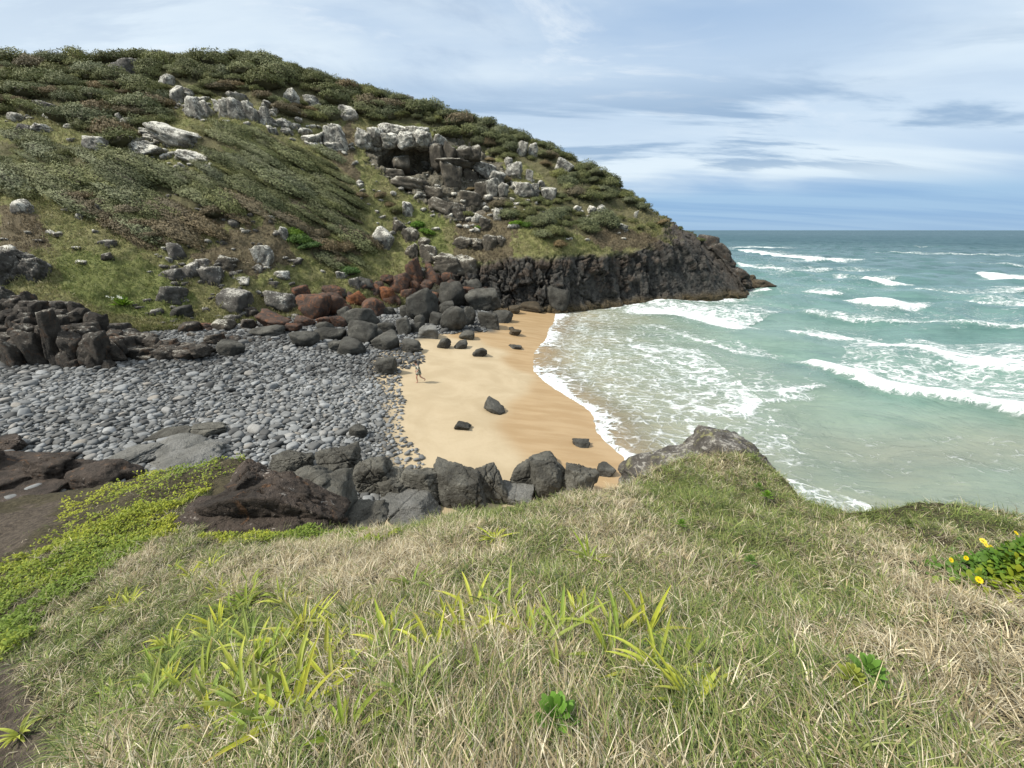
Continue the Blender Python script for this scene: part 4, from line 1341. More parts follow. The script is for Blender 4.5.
# small loose stones: nothing tells these apart
g = np.random.default_rng(5)
SP_ = [mesh_from('stone', *rock(900 + i, (1, 0.85, 0.6), sharp=16, rough=0.07, sub=2), M['pale']) for i in range(5)]
SM_ = [mesh_from('stone', *rock(950 + i, (1, 0.85, 0.6), sharp=16, rough=0.07, sub=2), M['mottled']) for i in range(5)]
SD_ = [mesh_from('stone', *rock(970 + i, (1, 0.85, 0.6), sharp=16, rough=0.07, sub=2), M['bank']) for i in range(5)]
STONEZ = [([(160, 195), (260, 195), (300, 250), (290, 300), (170, 290), (150, 250)], 70, SM_, 'small stone in the stony grass at the foot of the slope', 'stones strewn through the slope grass'),
          ([(330, 150), (400, 175), (440, 235), (380, 235), (345, 195)], 30, SP_, 'small pale stone on the grass below the cave', 'pale stones below the cave'),
          ([(0, 112), (110, 115), (110, 140), (0, 150)], 16, SP_, 'small pale stone in the open patch under the top scrub', 'pale stones of the upper left patch'),
          ([(480, 170), (560, 180), (640, 235), (600, 245), (500, 235)], 46, SP_, 'small pale stone on the seaward slope above the cliff', 'pale stones of the seaward slope'),
          ([(172, 94), (300, 106), (345, 140), (365, 128), (440, 130), (440, 150), (350, 158), (300, 146), (240, 126), (172, 120)], 90, SP_, 'small pale block in the broken rock band across the upper hill', 'loose blocks of the upper rock band'),
          ([(110, 138), (165, 126), (215, 165), (205, 172), (150, 164)], 60, SP_, 'small pale block on the lichened slab area of the left hill', 'loose blocks of the sloping slab'),
          ([(440, 150), (500, 165), (555, 200), (520, 215), (470, 235), (430, 215), (395, 185)], 90, SP_, 'small pale block on the rocky ground right of the cave', 'loose blocks right of the cave'),
          ([(190, 322), (300, 318), (320, 345), (230, 350), (190, 345)], 34, SD_, 'small dark stone on the upper cobbles in front of the grass', 'dark stones on the upper cobbles'),
          ([(0, 150), (330, 170), (350, 270), (200, 290), (0, 262)], 60, SP_, 'small pale stone showing through the scrub and grass of the middle slope', 'pale stones of the middle slope'),
          ([(120, 300), (330, 285), (330, 325), (180, 335)], 46, SM_, 'small dark stone along the line where grass meets cobbles', 'stones along the grass edge')]
stones = []
for poly, n, protos, lab, grp in STONEZ:
    pa = np.array(poly)
    k = 0
    while k < n:
        u, v = g.uniform(pa[:, 0].min(), pa[:, 0].max()), g.uniform(pa[:, 1].min(), pa[:, 1].max())
        if not inpoly(np.array([u]), np.array([v]), poly)[0]:
            continue
        h = cast(u, v, 'far')
        k += 1
        if h is None:
            continue
        sc = g.uniform(0.22, 0.5) * (1.35 if 'block' in lab else 1) * (1.6 if g.random() < 0.15 else 1)
        stones.append((sc / h[3], h[0], (sc * g.uniform(0.8, 1.3), sc, sc * g.uniform(0.7, 1.1)), (g.uniform(-0.4, 0.4), g.uniform(-0.4, 0.4), g.uniform(0, 6.28)), protos[k % 5], lab, grp))
stones.sort(key=lambda a: -a[0])
for _, loc, sc, rot, me, lab, grp in stones[:285]:
    o = link('stone', me, loc=loc)
    o.scale = sc
    o.rotation_euler = rot
    tag(o, lab, 'stone', grp)
bm = bmesh.new()
MATS = [M['pale'], M['mottled'], M['bank']]
for _, loc, sc, rot, me, lab, grp in stones[285:]:
    n0, f0 = len(bm.verts), len(bm.faces)
    bm.from_mesh(me)
    bm.verts.ensure_lookup_table()
    bm.faces.ensure_lookup_table()
    q = Matrix.LocRotScale(Vector(loc), Matrix.Rotation(rot[2], 3, 'Z'), Vector(sc))
    for vv_ in bm.verts[n0:]:
        vv_.co = q @ vv_.co
    mi = MATS.index(me.materials[0])
    for f_ in bm.faces[f0:]:
        f_.material_index = mi
        f_.smooth = True
me = bpy.data.meshes.new('scattered_stones')
bm.to_mesh(me)
bm.free()
for q in MATS:
    me.materials.append(q)
tag(link('scattered_stones', me), 'scatter of the smallest stones over the hillside and along its foot', 'stones', kind='stuff')
# ------------------------------------------------------------------ cobbles
def cobble_mat(use_attr):
    m, t, b = new_mat('cobble_stone')
    co = t.new('ShaderNodeTexCoord').outputs['Object']
    f = t.attr('shade') if use_attr else t.new('ShaderNodeObjectInfo').outputs['Random']
    c = t.new('ShaderNodeValToRGB')
    t.put(c.inputs[0], f)
    cr = c.color_ramp
    cr.elements[0].color = (0.048, 0.048, 0.046, 1)
    cr.elements[1].color = (0.28, 0.288, 0.285, 1)
    for p, q in ((0.25, (0.112, 0.113, 0.108, 1)), (0.6, (0.175, 0.179, 0.175, 1)), (0.85, (0.235, 0.241, 0.237, 1)), (0.93, (0.22, 0.20, 0.17, 1))):
        e = cr.elements.new(p)
        e.color = q
    n = t.noise(co, 5 if use_attr else 2.5, 4, 0.65)
    t.put(b.inputs['Base Color'], t.mix(t.math('MULTIPLY', t.rng(n, 0.4, 0.75), 0.4), c.outputs[0], (0.06, 0.06, 0.056)))
    b.inputs['Roughness'].default_value = 0.75
    return m


g = np.random.default_rng(11)
N = 280000
x = g.uniform(-75, -3, N)
y = g.uniform(10, 66, N)
zz = beach_z(x, y)
pu, pv_, pd = proj(np.stack([x, y, zz], -1))
jn = fbm(p3(x, y) * 0.4, 3, 71)
ok = inpoly(pu + 8 * jn, pv_ + 4 * jn, COB) & (pu > -90)
# a looser scatter of stones out on the sand
LOOSE = [(372, 345), (420, 345), (425, 362), (400, 372), (405, 400), (402, 430), (425, 462), (410, 480), (380, 440), (370, 380)]
ok |= inpoly(pu, pv_, LOOSE) & (g.random(N) < 0.34)
x, y, zz, pu, pv_, pd = (a[ok] for a in (x, y, zz, pu, pv_, pd))
size = np.clip(g.lognormal(-2.27, 0.40, len(x)), 0.06, 0.46)
size *= 1 + 0.25 * fbm(p3(x, y) * 0.15, 2, 72)
size = np.where(pv_ < 372, size * 1.1, size)
# keep a dense packing: drop stones that fall too close to a bigger one
order = np.argsort(-size)
cell = {}
keep = []
for i in order:
    cx, cy = int(x[i] // 0.5), int(y[i] // 0.5)
    okk = True
    for a in (-1, 0, 1):
        for b_ in (-1, 0, 1):
            for j in cell.get((cx + a, cy + b_), ()):
                if (x[i] - x[j]) ** 2 + (y[i] - y[j]) ** 2 < (0.66 * (size[i] + size[j])) ** 2:
                    okk = False
                    break
            if not okk:
                break
        if not okk:
            break
    if okk:
        cell.setdefault((cx, cy), []).append(i)
        keep.append(i)
keep = np.array(keep)
x, y, zz, size, pu, pv_, pd = (a[keep] for a in (x, y, zz, size, pu, pv_, pd))
occl = (pv_ > 520) | ((pv_ > 475) & (pu < 250)) | (pu < 0) | (pv_ < 330)
score = np.where(occl, 0, size / pd)
top = np.argsort(-score)[:300]
ist = np.zeros(len(x), bool)
ist[top] = True
rotz = g.uniform(0, 6.28, len(x))
tx, ty = g.normal(0, 0.16, len(x)), g.normal(0, 0.16, len(x))
asp = g.uniform(0.68, 0.95, len(x))
flat = g.uniform(0.42, 0.68, len(x))
MC = cobble_mat(False)
PROT = [mesh_from('cobble', *rock(700 + i, (1, 1, 1), sharp=5, planes=6, rough=0.035, sub=3), MC) for i in range(8)]
for k, i in enumerate(np.where(ist)[0]):
    o = link('cobble', PROT[k % 8], loc=(x[i], y[i], zz[i] + size[i] * flat[i] * 0.42))
    o.scale = (size[i], size[i] * asp[i], size[i] * flat[i])
    o.rotation_euler = (tx[i], ty[i], rotz[i])
    tag(o, 'smooth rounded grey cobble, one of the largest lying in the cobble bank', 'cobble', 'larger cobbles of the beach bank')
VR, FR = [], []
for i in range(10):
    a, f = rock(720 + i, (1, 1, 1), sharp=5, planes=6, rough=0.03, sub=2)
    VR.append(a)
    FR = f
ii = np.where(~ist)[0]
pr = g.integers(0, 10, len(ii))
VR = np.array(VR)
vv_ = VR[pr] * np.stack([size[ii], size[ii] * asp[ii], size[ii] * flat[ii]], -1)[:, None]
c, s = np.cos(rotz[ii])[:, None], np.sin(rotz[ii])[:, None]
zt = vv_[..., 2] + tx[ii][:, None] * vv_[..., 0] + ty[ii][:, None] * vv_[..., 1]
vv_ = np.stack([c * vv_[..., 0] - s * vv_[..., 1], s * vv_[..., 0] + c * vv_[..., 1], zt], -1)
vv_ += np.stack([x[ii], y[ii], zz[ii] + size[ii] * flat[ii] * 0.42], -1)[:, None]
nvp = VR.shape[1]
FF = (FR[None] + (np.arange(len(ii)) * nvp)[:, None, None]).reshape(-1, 3)
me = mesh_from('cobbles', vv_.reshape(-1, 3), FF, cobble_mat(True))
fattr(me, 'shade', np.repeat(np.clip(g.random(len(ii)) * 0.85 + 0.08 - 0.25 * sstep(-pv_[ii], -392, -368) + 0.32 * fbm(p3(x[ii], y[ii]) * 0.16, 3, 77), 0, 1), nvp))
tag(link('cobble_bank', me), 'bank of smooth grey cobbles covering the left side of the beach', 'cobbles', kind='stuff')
print('cobbles', len(x))
# ------------------------------------------------------------------ hillside plants
def leaf_quads(P, Nrm, L, Wd, g, up=0.4):
    """one kite-shaped leaf per point, facing roughly along its normal"""
    n = len(P)
    d = g.normal(0, 1, (n, 3))
    d[:, 2] += up
    d -= Nrm * np.sum(d * Nrm, 1, keepdims=True) * 0.7
    d /= np.linalg.norm(d, axis=1, keepdims=True)
    s = np.cross(d, Nrm + g.normal(0, 0.5, (n, 3)))
    s /= np.linalg.norm(s, axis=1, keepdims=True) + 1e-9
    L = np.asarray(L).reshape(-1, 1)
    Wd = np.asarray(Wd).reshape(-1, 1)
    V = np.stack([P, P + d * L * 0.45 + s * Wd, P + d * L, P + d * L * 0.45 - s * Wd], 1)
    return V.reshape(-1, 3), np.arange(n * 4).reshape(n, 4)


def shrub_mesh(seed, n=1500, cols=((0.055, 0.070, 0.030), (0.105, 0.12, 0.062)), flat=0.6, leaf=0.16, twigs=7):
    g = np.random.default_rng(seed)
    D = g.normal(0, 1, (n, 3))
    D[:, 2] = abs(D[:, 2]) * 0.9 + g.uniform(-0.25, 0.1, n)
    D /= np.linalg.norm(D, axis=1, keepdims=True)
    o = g.uniform(-40, 40, 3)
    lump = 1 + 0.34 * fbm(D * 1.7 + o, 3, seed) + 0.22 * fbm(D * 5 + o, 2, seed + 1)
    r = lump * (1.06 - 0.36 * g.random(n) ** 1.6)
    P = D * r[:, None] * (1, 1, flat)
    keep = fbm(P * 3.2 + o, 2, seed + 3) > -0.42
    P, D = P[keep], D[keep]
    V, F = leaf_quads(P, D, g.uniform(0.7, 1.4, len(P)) * leaf, g.uniform(0.7, 1.3, len(P)) * leaf * 0.36, g)
    c = fbm(P * 2.2 + o, 2, seed + 5)[:, None] * 0.5 + 0.5 + g.normal(0, 0.22, (len(P), 1))
    col = np.array(cols[0]) + (np.array(cols[1]) - cols[0]) * np.clip(c, 0, 1.2)
    col = np.repeat(col, 4, 0)
    # bare twigs sticking out
    for _ in range(twigs):
        d = D[g.integers(len(D))] + (0, 0, 0.5)
        p0 = P[g.integers(len(P))] * 0.7
        p1 = p0 + d / np.linalg.norm(d) * g.uniform(0.3, 0.6)
        a = np.array([[-0.012, 0, 0], [0.012, 0, 0], [0.005, 0, 0], [-0.005, 0, 0]])
        V = np.r_[V, np.stack([p0, p0, p1, p1]) + a]
        F = np.r_[F, [[len(V) - 4, len(V) - 3, len(V) - 2, len(V) - 1]]]
        col = np.r_[col, np.tile((0.11, 0.09, 0.07), (4, 1))]
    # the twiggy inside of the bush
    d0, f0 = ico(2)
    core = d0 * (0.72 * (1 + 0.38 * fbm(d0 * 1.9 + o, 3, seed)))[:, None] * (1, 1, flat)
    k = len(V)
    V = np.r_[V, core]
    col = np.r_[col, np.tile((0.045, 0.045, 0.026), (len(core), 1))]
    F = np.r_[F, np.c_[f0, f0[:, 2:]][:, [0, 1, 2, 2]] + k] if False else F
    return V, F, col, core, f0


def build_shrub(seed, **kw):
    V, F, col, core, f0 = shrub_mesh(seed, **kw)
    V = V[:len(V) - len(core)]
    col = col[:len(V)]
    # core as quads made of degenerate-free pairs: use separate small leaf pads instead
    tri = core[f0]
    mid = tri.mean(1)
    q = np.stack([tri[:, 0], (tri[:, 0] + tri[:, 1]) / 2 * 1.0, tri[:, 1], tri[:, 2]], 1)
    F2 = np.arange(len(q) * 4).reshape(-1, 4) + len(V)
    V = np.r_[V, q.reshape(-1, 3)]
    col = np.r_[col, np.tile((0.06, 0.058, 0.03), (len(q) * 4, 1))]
    return V, np.r_[F, F2], col


def to_mesh(name, V, F, col, mat):
    me = mesh_from(name, V, F, mat, smooth=False)
    cattr(me, 'tint', col)
    return me


OLIVE = ((0.060, 0.072, 0.026), (0.165, 0.175, 0.078))
SILV = ((0.076, 0.088, 0.036), (0.215, 0.225, 0.12))
BROWN = ((0.090, 0.074, 0.042), (0.19, 0.152, 0.085))
GREEN = ((0.040, 0.085, 0.014), (0.10, 0.17, 0.03))
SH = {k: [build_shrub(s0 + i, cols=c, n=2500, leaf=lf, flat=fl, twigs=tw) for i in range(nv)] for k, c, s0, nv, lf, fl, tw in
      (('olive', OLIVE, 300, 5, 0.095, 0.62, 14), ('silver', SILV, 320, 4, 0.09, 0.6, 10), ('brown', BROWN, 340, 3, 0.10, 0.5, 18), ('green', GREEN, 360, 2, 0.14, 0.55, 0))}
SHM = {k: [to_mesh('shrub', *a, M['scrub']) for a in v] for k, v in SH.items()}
g = np.random.default_rng(21)
cand = []
SPACING = 6.8
for zi, poly in enumerate(SCRUB):
    pa = np.array(poly)
    u0, u1 = max(-110, pa[:, 0].min()), min(720, pa[:, 0].max())
    v0, v1 = pa[:, 1].min(), pa[:, 1].max()
    k = int((u1 - u0) * (v1 - v0) / 24)
    for u, v in zip(g.uniform(u0, u1, k), g.uniform(v0, v1, k)):
        cand.append((u, v, zi))
pts = []
grid = {}
ca = np.array(cand)
okp = np.zeros(len(ca), bool)
for zi, poly in enumerate(SCRUB):
    jj = np.stack([np.sin(ca[:, 1] / 7.0 + ca[:, 0] / 23.0) + g.normal(0, 0.7, len(ca)), np.sin(ca[:, 0] / 9.0 - ca[:, 1] / 19.0) + g.normal(0, 0.7, len(ca))])
    okp |= (ca[:, 2] == zi) & inpoly(ca[:, 0] + 7 * jj[0], ca[:, 1] + 5 * jj[1], poly)
# keep the pale bedrock and the boulders in the scrub visible
KEEP = [(bl[1], bl[2] - bl[4] / 2, bl[3] / 2 + 3, bl[4] / 2 + 3) for bl in BOULDERS if bl[2] < 260]
KEEP += [(190, 112, 32, 16), (240, 115, 28, 20), (282, 132, 24, 10), (317, 142, 18, 10), (337, 140, 16, 18), (165, 150, 44, 20), (400, 142, 46, 22), (440, 175, 60, 36), (515, 182, 36, 22)]
def zone_of(z):
    return int(z)


for u, v, zi in ca[okp]:
    if any(((u - a) / c) ** 2 + ((v + 3 - b_) / d) ** 2 < 1 for a, b_, c, d in KEEP):
        continue
    key = (int(u // SPACING), int(v // SPACING))
    if any((u - a) ** 2 + ((v - b_) * 1.25) ** 2 < SPACING ** 2 for i in (-1, 0, 1) for j in (-1, 0, 1) for a, b_ in grid.get((key[0] + i, key[1] + j), ())):
        continue
    grid.setdefault(key, []).append((u, v))
    h = cast(u, v, 'hill')
    if h is None or h[0].y > 125:
        continue
    p = h[0]
    zone = int(zi)
    wn_ = 0.6 * math.sin(u / 17.0 + 1.7 * math.sin(v / 13.0)) + 0.5 * math.sin(v / 9.0 - u / 31.0 + 1.0)
    if wn_ < (-0.55 if zone_of(zi) in (1, 2) else -0.85):
        continue
    s = (0.75 + 1.25 * g.random() ** 1.7) * (1.25 if zone == 0 else 1.25 if zone == 4 else 1.0)
    kind = 'olive' if zone in (0, 3, 4, 5) else ('olive' if g.random() < 0.55 else 'silver')
    if zone == 0 and g.random() < 0.22:
        kind = 'silver'
    if zone in (0, 4, 5) and g.random() < 0.10:
        kind = 'brown'
    if zone in (1, 2) and v > 205 and g.random() < 0.5:
        kind = 'brown'
    pts.append((u, v, p, s, kind, zone))
# crest line: bushes that make the skyline
cr = HV[int(np.argmin(abs(ri - 6))) - 1]
cu, cv, cd = proj(cr)
last = -999
for i in range(nc):
    if -60 < cu[i] < 700 and cu[i] - last > 9 + 5 * math.sin(i):
        last = cu[i]
        pts.append((cu[i], cv[i], Vector(cr[i]) + Vector((0, g.uniform(-1.5, 0.5), -0.2)), g.uniform(0.9, 1.9) * (0.55 if cu[i] > 640 else 0.75 if cu[i] > 560 else 1), 'olive', 0))
# dry twiggy skirts below the wind-combed scrub, and single bushes
for u, v, s, kind in ((85, 197, 1.3, 'brown'), (105, 206, 1.4, 'brown'), (125, 214, 1.4, 'brown'), (142, 226, 1.5, 'brown'), (152, 238, 1.4, 'brown'), (120, 226, 1.2, 'brown'), (215, 214, 1.3, 'brown'), (228, 206, 1.2, 'brown'),
                      (330, 248, 1.6, 'brown'), (345, 250, 1.5, 'brown'), (318, 236, 1.3, 'brown'), (355, 240, 1.2, 'brown'), (338, 262, 1.2, 'brown'), (300, 241, 1.2, 'green'), (310, 247, 1.1, 'green'), (296, 234, 0.9, 'green'),
                      (350, 272, 1.0, 'green'), (342, 268, 0.8, 'green'), (418, 226, 1.0, 'green'), (428, 233, 1.0, 'green'), (516, 224, 1.1, 'green'), (528, 226, 0.9, 'green'), (553, 224, 0.8, 'green'), (478, 228, 0.8, 'green'),
                      (468, 215, 1.0, 'olive'), (500, 205, 1.3, 'brown'), (362, 196, 1.0, 'brown'), (390, 205, 1.0, 'brown'), (396, 212, 1.0, 'olive'), (380, 196, 0.9, 'brown'), (560, 245, 1.0, 'brown'), (505, 180, 0.9, 'brown'),
                      (490, 160, 0.9, 'brown'), (66, 155, 0.9, 'olive'), (30, 145, 1.2, 'olive'), (130, 134, 0.9, 'brown'), (112, 140, 0.8, 'brown'), (640, 228, 0.9, 'olive'), (632, 222, 0.9, 'olive'), (650, 226, 0.8, 'olive'),
                      (140, 100, 1.0, 'olive'), (470, 190, 0.9, 'brown'), (455, 150, 1.0, 'olive')):
    h = cast(u, v, 'hill')
    if h:
        pts.append((u, v, h[0], s, kind, 9))
print('shrubs', len(pts))
LAB = {('olive', 0): ('low dark olive bush in the scrub along the top of the hill', 'bushes of the hilltop scrub'),
       ('silver', 0): ('grey-green bush in the scrub along the top of the hill', 'grey-green bushes of the hilltop scrub'),
       ('olive', 1): ('wind-combed dark bush in the scrub bands on the middle slope', 'dark bushes of the middle slope'),
       ('silver', 1): ('wind-combed silvery bush in the scrub bands on the middle slope', 'silvery bushes of the middle slope'),
       ('brown', 1): ('dry brown twiggy bush at the lower edge of a scrub band', 'brown twiggy bushes'),
       ('olive', 3): ('rounded dark bush on the seaward slope above the cliff', 'dark bushes of the seaward slope'),
       ('green', 9): ('bright green leafy bush in a damp hollow of the slope', 'bright green bushes')}


def lab_of(kind, zone):
    if kind == 'brown':
        return LAB[('brown', 1)]
    if kind == 'green':
        return LAB[('green', 9)]
    if zone in (3, 4, 5):
        return LAB[('olive', 3)]
    if zone in (1, 2):
        return LAB[(kind, 1)]
    return LAB[(kind, 0)] if zone == 0 else LAB[('olive', 1)]


sizes = np.array([p[3] / (p[2] - Vector(EYE)).length * (1 if 0 <= p[0] else 0.01) for p in pts])
sel = np.zeros(len(pts), bool)
sel[np.argsort(-sizes)[:300]] = True
VV, FF, CC, nn = [], [], [], 0
for i, (u, v, p, s, kind, zone) in enumerate(pts):
    # wind leans every bush along the slope: longer across, low
    if zone in (1, 2):
        h2 = cast(u + 12, v + 8, 'hill')
        dv = (h2[0] - p) if h2 else Vector((1, -0.6, -0.5))
        if dv.length > 9:
            dv = Vector((1, -0.6, -0.5))
        rz = math.atan2(dv.y, dv.x) + g.normal(0, 0.12)
        tl = -math.atan2(dv.z, math.hypot(dv.x, dv.y)) * 0.9
        sc = (s * g.uniform(1.5, 2.3), s * g.uniform(0.75, 1.05), s * g.uniform(0.6, 1.05))
    else:
        rz = g.uniform(0, 6.28)
        tl = g.normal(0, 0.12)
        sc = (s * g.uniform(0.9, 1.5), s * g.uniform(0.9, 1.3), s * g.uniform(0.75, 1.4))
    if sel[i]:
        o = link('shrub', SHM[kind][int(g.integers(len(SHM[kind])))], loc=p)
        o.scale = sc
        o.rotation_euler = (0, tl, rz)
        lb, gr = lab_of(kind, zone)
        tag(o, lb, 'bush', gr)
    else:
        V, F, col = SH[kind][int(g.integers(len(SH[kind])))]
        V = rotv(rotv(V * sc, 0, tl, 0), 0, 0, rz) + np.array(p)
        VV.append(V)
        FF.append(F + nn)
        tn = g.uniform(0.68, 1.25) * (1 + g.uniform(-0.08, 0.10) * np.array((1.0, 0.6, -0.3)))
        CC.append(col * tn)
        nn += len(V)
if VV:
    tag(link('distant_scrub', to_mesh('distant_scrub', np.concatenate(VV), np.concatenate(FF), np.concatenate(CC), M['scrub'])), 'low dark scrub covering the farther parts of the hill', 'scrub', kind='stuff')

# grass tufts over the whole slope (stuff)
cand = np.where((cliff.ravel() < 0.35) & (RI.ravel() > 1.02) & (RI.ravel() < 6.3) & (uu.ravel() > -120) & (rockg.ravel() + (cave.ravel() > 0.02) < 0.5))[0]
wgt = np.where(scr.ravel()[cand] > 0.5, 0.25, 1.0)
pick = g.choice(cand, 42000, p=wgt / wgt.sum())
base = HVf[pick] + g.normal(0, 0.12, (len(pick), 3))
k = 3
P = np.repeat(base, k, 0) + g.normal(0, 0.10, (len(base) * k, 3)) * (1, 1, 0.2)
Nn_ = g.normal(0, 1, (len(P), 3)) * (1, 1, 0.3) + (0, -0.6, 0)
Nn_ /= np.linalg.norm(Nn_, axis=1, keepdims=True)
V, F = leaf_quads(P, Nn_, g.uniform(0.18, 0.42, len(P)), g.uniform(0.03, 0.06, len(P)), g, up=2.2)
lu, dr = np.repeat(lus.ravel()[pick], k), np.repeat(drm.ravel()[pick], k)
mixv = np.clip(0.5 + 0.7 * fbm(P * 0.25, 3, 81) + g.normal(0, 0.25, len(P)), 0, 1)[:, None]
col = np.array((0.14, 0.155, 0.05)) * (1 - mixv) + np.array((0.29, 0.255, 0.135)) * mixv
col = np.where(lu[:, None] > 0.5, np.array((0.115, 0.155, 0.04)) * (1 - mixv) + np.array((0.22, 0.225, 0.085)) * mixv, col)
col = np.where(dr[:, None] > 0.5, np.array((0.10, 0.08, 0.05)) * (1 - mixv) + np.array((0.20, 0.16, 0.10)) * mixv, col)
tag(link('hillside_grass', to_mesh('hillside_grass', V, F, np.repeat(col, 4, 0), M['grass'])), 'short tufted grass, part green and part straw, covering the hillside', 'grass', kind='stuff')

# a lily with white flowers in the grass above the left outcrop
h = cast(123, 305, 'hill')
r_ = bpy.data.objects.new('spider_lily', None)
COL.objects.link(r_)
r_.location = h[0]
tag(r_, 'bright green strappy lily with white flowers in the grass above the dark outcrop', 'lily')
P = g.normal(0, 0.15, (60, 3)) * (1, 1, 0)
Nn_ = g.normal(0, 1, (60, 3)) + (0, -1, 0.6)
Nn_ /= np.linalg.norm(Nn_, axis=1, keepdims=True)
V, F = leaf_quads(P, Nn_, g.uniform(0.7, 1.2, 60), np.full(60, 0.09), g, up=1.6)
link('leaves', to_mesh('leaves', V, F, np.repeat(np.array((0.16, 0.27, 0.03)) * g.uniform(0.7, 1.2, (60, 1)), 4, 0), M['leaf']), r_)
for k in range(5):
    P = np.tile((g.uniform(-0.8, 0.8), g.uniform(-0.5, 0.1), g.uniform(0.75, 1.05)), (7, 1))
    Nn_ = np.stack([np.cos(np.arange(7) * 0.9), np.sin(np.arange(7) * 0.9), np.full(7, 0.6)], -1)
    V, F = leaf_quads(P, Nn_, np.full(7, 0.22), np.full(7, 0.05), g, up=0.2)
    link('flower', to_mesh('flower', V, F, np.tile((0.72, 0.72, 0.62), (28, 1)), M['leaf']), r_)
# ------------------------------------------------------------------ foreground grass
def blades(x, y, z, L, Wd, lean, az, curve, col, g, nseg=3):
    """curved tapering grass blades (nseg quads each) rooted at x, y, z"""
    n = len(x)
    d = np.stack([np.sin(az), np.cos(az), np.zeros(n)], -1)
    s = np.stack([np.cos(az + g.normal(0, 0.5, n)), -np.sin(az + g.normal(0, 0.5, n)), g.normal(0, 0.2, n)], -1)
    p = np.stack([x, y, z], -1)
    rows = []
    a = lean.copy()
    for k in range(nseg + 1):
        t_ = k / nseg
        w = Wd * (1 - 0.92 * t_ ** 1.4)
        rows.append(np.stack([p - s * w[:, None] / 2, p + s * w[:, None] / 2], 1))
        st = L / nseg
        p = p + (d * np.sin(a)[:, None] + np.array((0, 0, 1)) * np.cos(a)[:, None]) * st[:, None]
        a = a + curve / nseg
    V = np.stack(rows, 1).reshape(n, -1, 3)
    nv = 2 * (nseg + 1)
    F = np.array([[2 * k, 2 * k + 1, 2 * k + 3, 2 * k + 2] for k in range(nseg)])
    F = (F[None] + (np.arange(n) * nv)[:, None, None]).reshape(-1, 4)
    return V.reshape(-1, 3), F, np.repeat(col, nv, 0)


g = np.random.default_rng(33)


def sample_bluff(n, rmin=0.55, rmax=12.0):
    r = np.exp(g.uniform(math.log(rmin), math.log(rmax), n))
    r = np.where(g.random(n) < 0.55, np.sqrt(g.uniform(1.0, min(rmax, 10.5) ** 2, n)), r)      # far turf needs as many blades a square metre
    a = g.uniform(R(-88), R(88), n)
    x, y = r * np.sin(a), r * np.cos(a)
    ok = (bluff_sd(x, y) < 1.25 * g.random(len(x)) ** 1.2 + 0.05)
    x, y, r = x[ok], y[ok], r[ok]
    z = bluff_z(x, y)
    u, v, d = proj(np.stack([x, y, z], -1))
    ok = (u > -420) & (u < 1750) & (v < 1100)
    return x[ok], y[ok], z[ok], u[ok], v[ok], d[ok]


def pick_(arrs, m):
    return [a[m] for a in arrs]


STRAW = np.array([(0.43, 0.36, 0.22), (0.62, 0.54, 0.375), (0.34, 0.275, 0.155), (0.55, 0.50, 0.36), (0.25, 0.20, 0.115)])
GREENS = np.array([(0.12, 0.175, 0.035), (0.17, 0.22, 0.055), (0.22, 0.25, 0.07), (0.10, 0.14, 0.045), (0.26, 0.29, 0.09)])


GZONE = [([(370, 640), (720, 660), (770, 790), (380, 790)], 0.28), ([(80, 570), (250, 600), (260, 790), (40, 790)], 0.30), ([(150, 600), (350, 600), (350, 720), (150, 720)], 0.15),
         ([(230, 545), (430, 545), (430, 600), (200, 610)], -0.40), ([(840, 510), (1060, 560), (1060, 690), (900, 640)], -0.30), ([(870, 490), (1010, 495), (1010, 525), (880, 530)], 0.25), ([(540, 540), (720, 540), (700, 590), (540, 590)], 0.15),
         ([(690, 560), (860, 560), (900, 690), (760, 690)], 0.08), ([(450, 540), (540, 560), (540, 620), (420, 620)], -0.2)]


def grass_layer(n, frac_green, Lr, Wf, leanr, curver, seed, thin=None):
    A = sample_bluff(n)
    x, y, z, u, v, d = A
    P = p3(x, y)
    dens = fbm(P * 1.1, 3, 91)
    jx = fbm(P * 2.0, 3, 92)
    nobare = ~(inpoly(u + 22 * jx, v + 18 * jx, BARE[0]) | inpoly(u + 24 * jx, v + 24 * jx, BARE[1])) | (g.random(len(x)) < 0.17)
    nocov = ~inpoly(u + 12 * jx, v + 10 * jx, COVER[0]) | (g.random(len(x)) < 0.30)
    # the tops of the two rocks stay clear
    rk = (((u - 706) / 62) ** 2 + ((v - 440) / (15 + 6 * jx)) ** 2 < 1) | (((u - 268) / 60) ** 2 + ((v - 498) / 26) ** 2 < 1)
    m = nobare & nocov & ~rk
    if thin is not None:
        m &= g.random(len(x)) < thin(x, y, u, v, dens)
    x, y, z, u, v, d, dens = pick_((x, y, z, u, v, d, dens), m)
    P = p3(x, y)
    jn2 = fbm(P * 1.4, 3, 94)
    gm = frac_green + 0.10 + 0.95 * fbm(P * 0.75, 3, 95) + 0.25 * dens
    for pl, am in GZONE:
        gm += am * inpoly(u + 40 * jn2, v + 30 * jn2, pl)
    isg = g.random(len(x)) < np.clip(gm, 0.03, 0.95)
    col = np.where(isg[:, None], GREENS[g.integers(0, 5, len(x))], STRAW[g.integers(0, 5, len(x))])
    col = col * g.uniform(0.7, 1.15, (len(x), 1))
    L = g.uniform(Lr[0], Lr[1], len(x)) * (1 + 0.35 * dens)
    Wd = np.maximum(Wf * g.uniform(0.7, 1.3, len(x)), 0.0010 * d)
    flow = 2.4 * fbm(P * 0.9, 2, 97) + 1.2
    az = flow + g.normal(0, 1.9, len(x))
    lean = g.uniform(leanr[0], leanr[1], len(x))
    cv = g.uniform(curver[0], curver[1], len(x))
    return blades(x, y, z - 0.01, L, Wd, lean, az, cv, col, g)


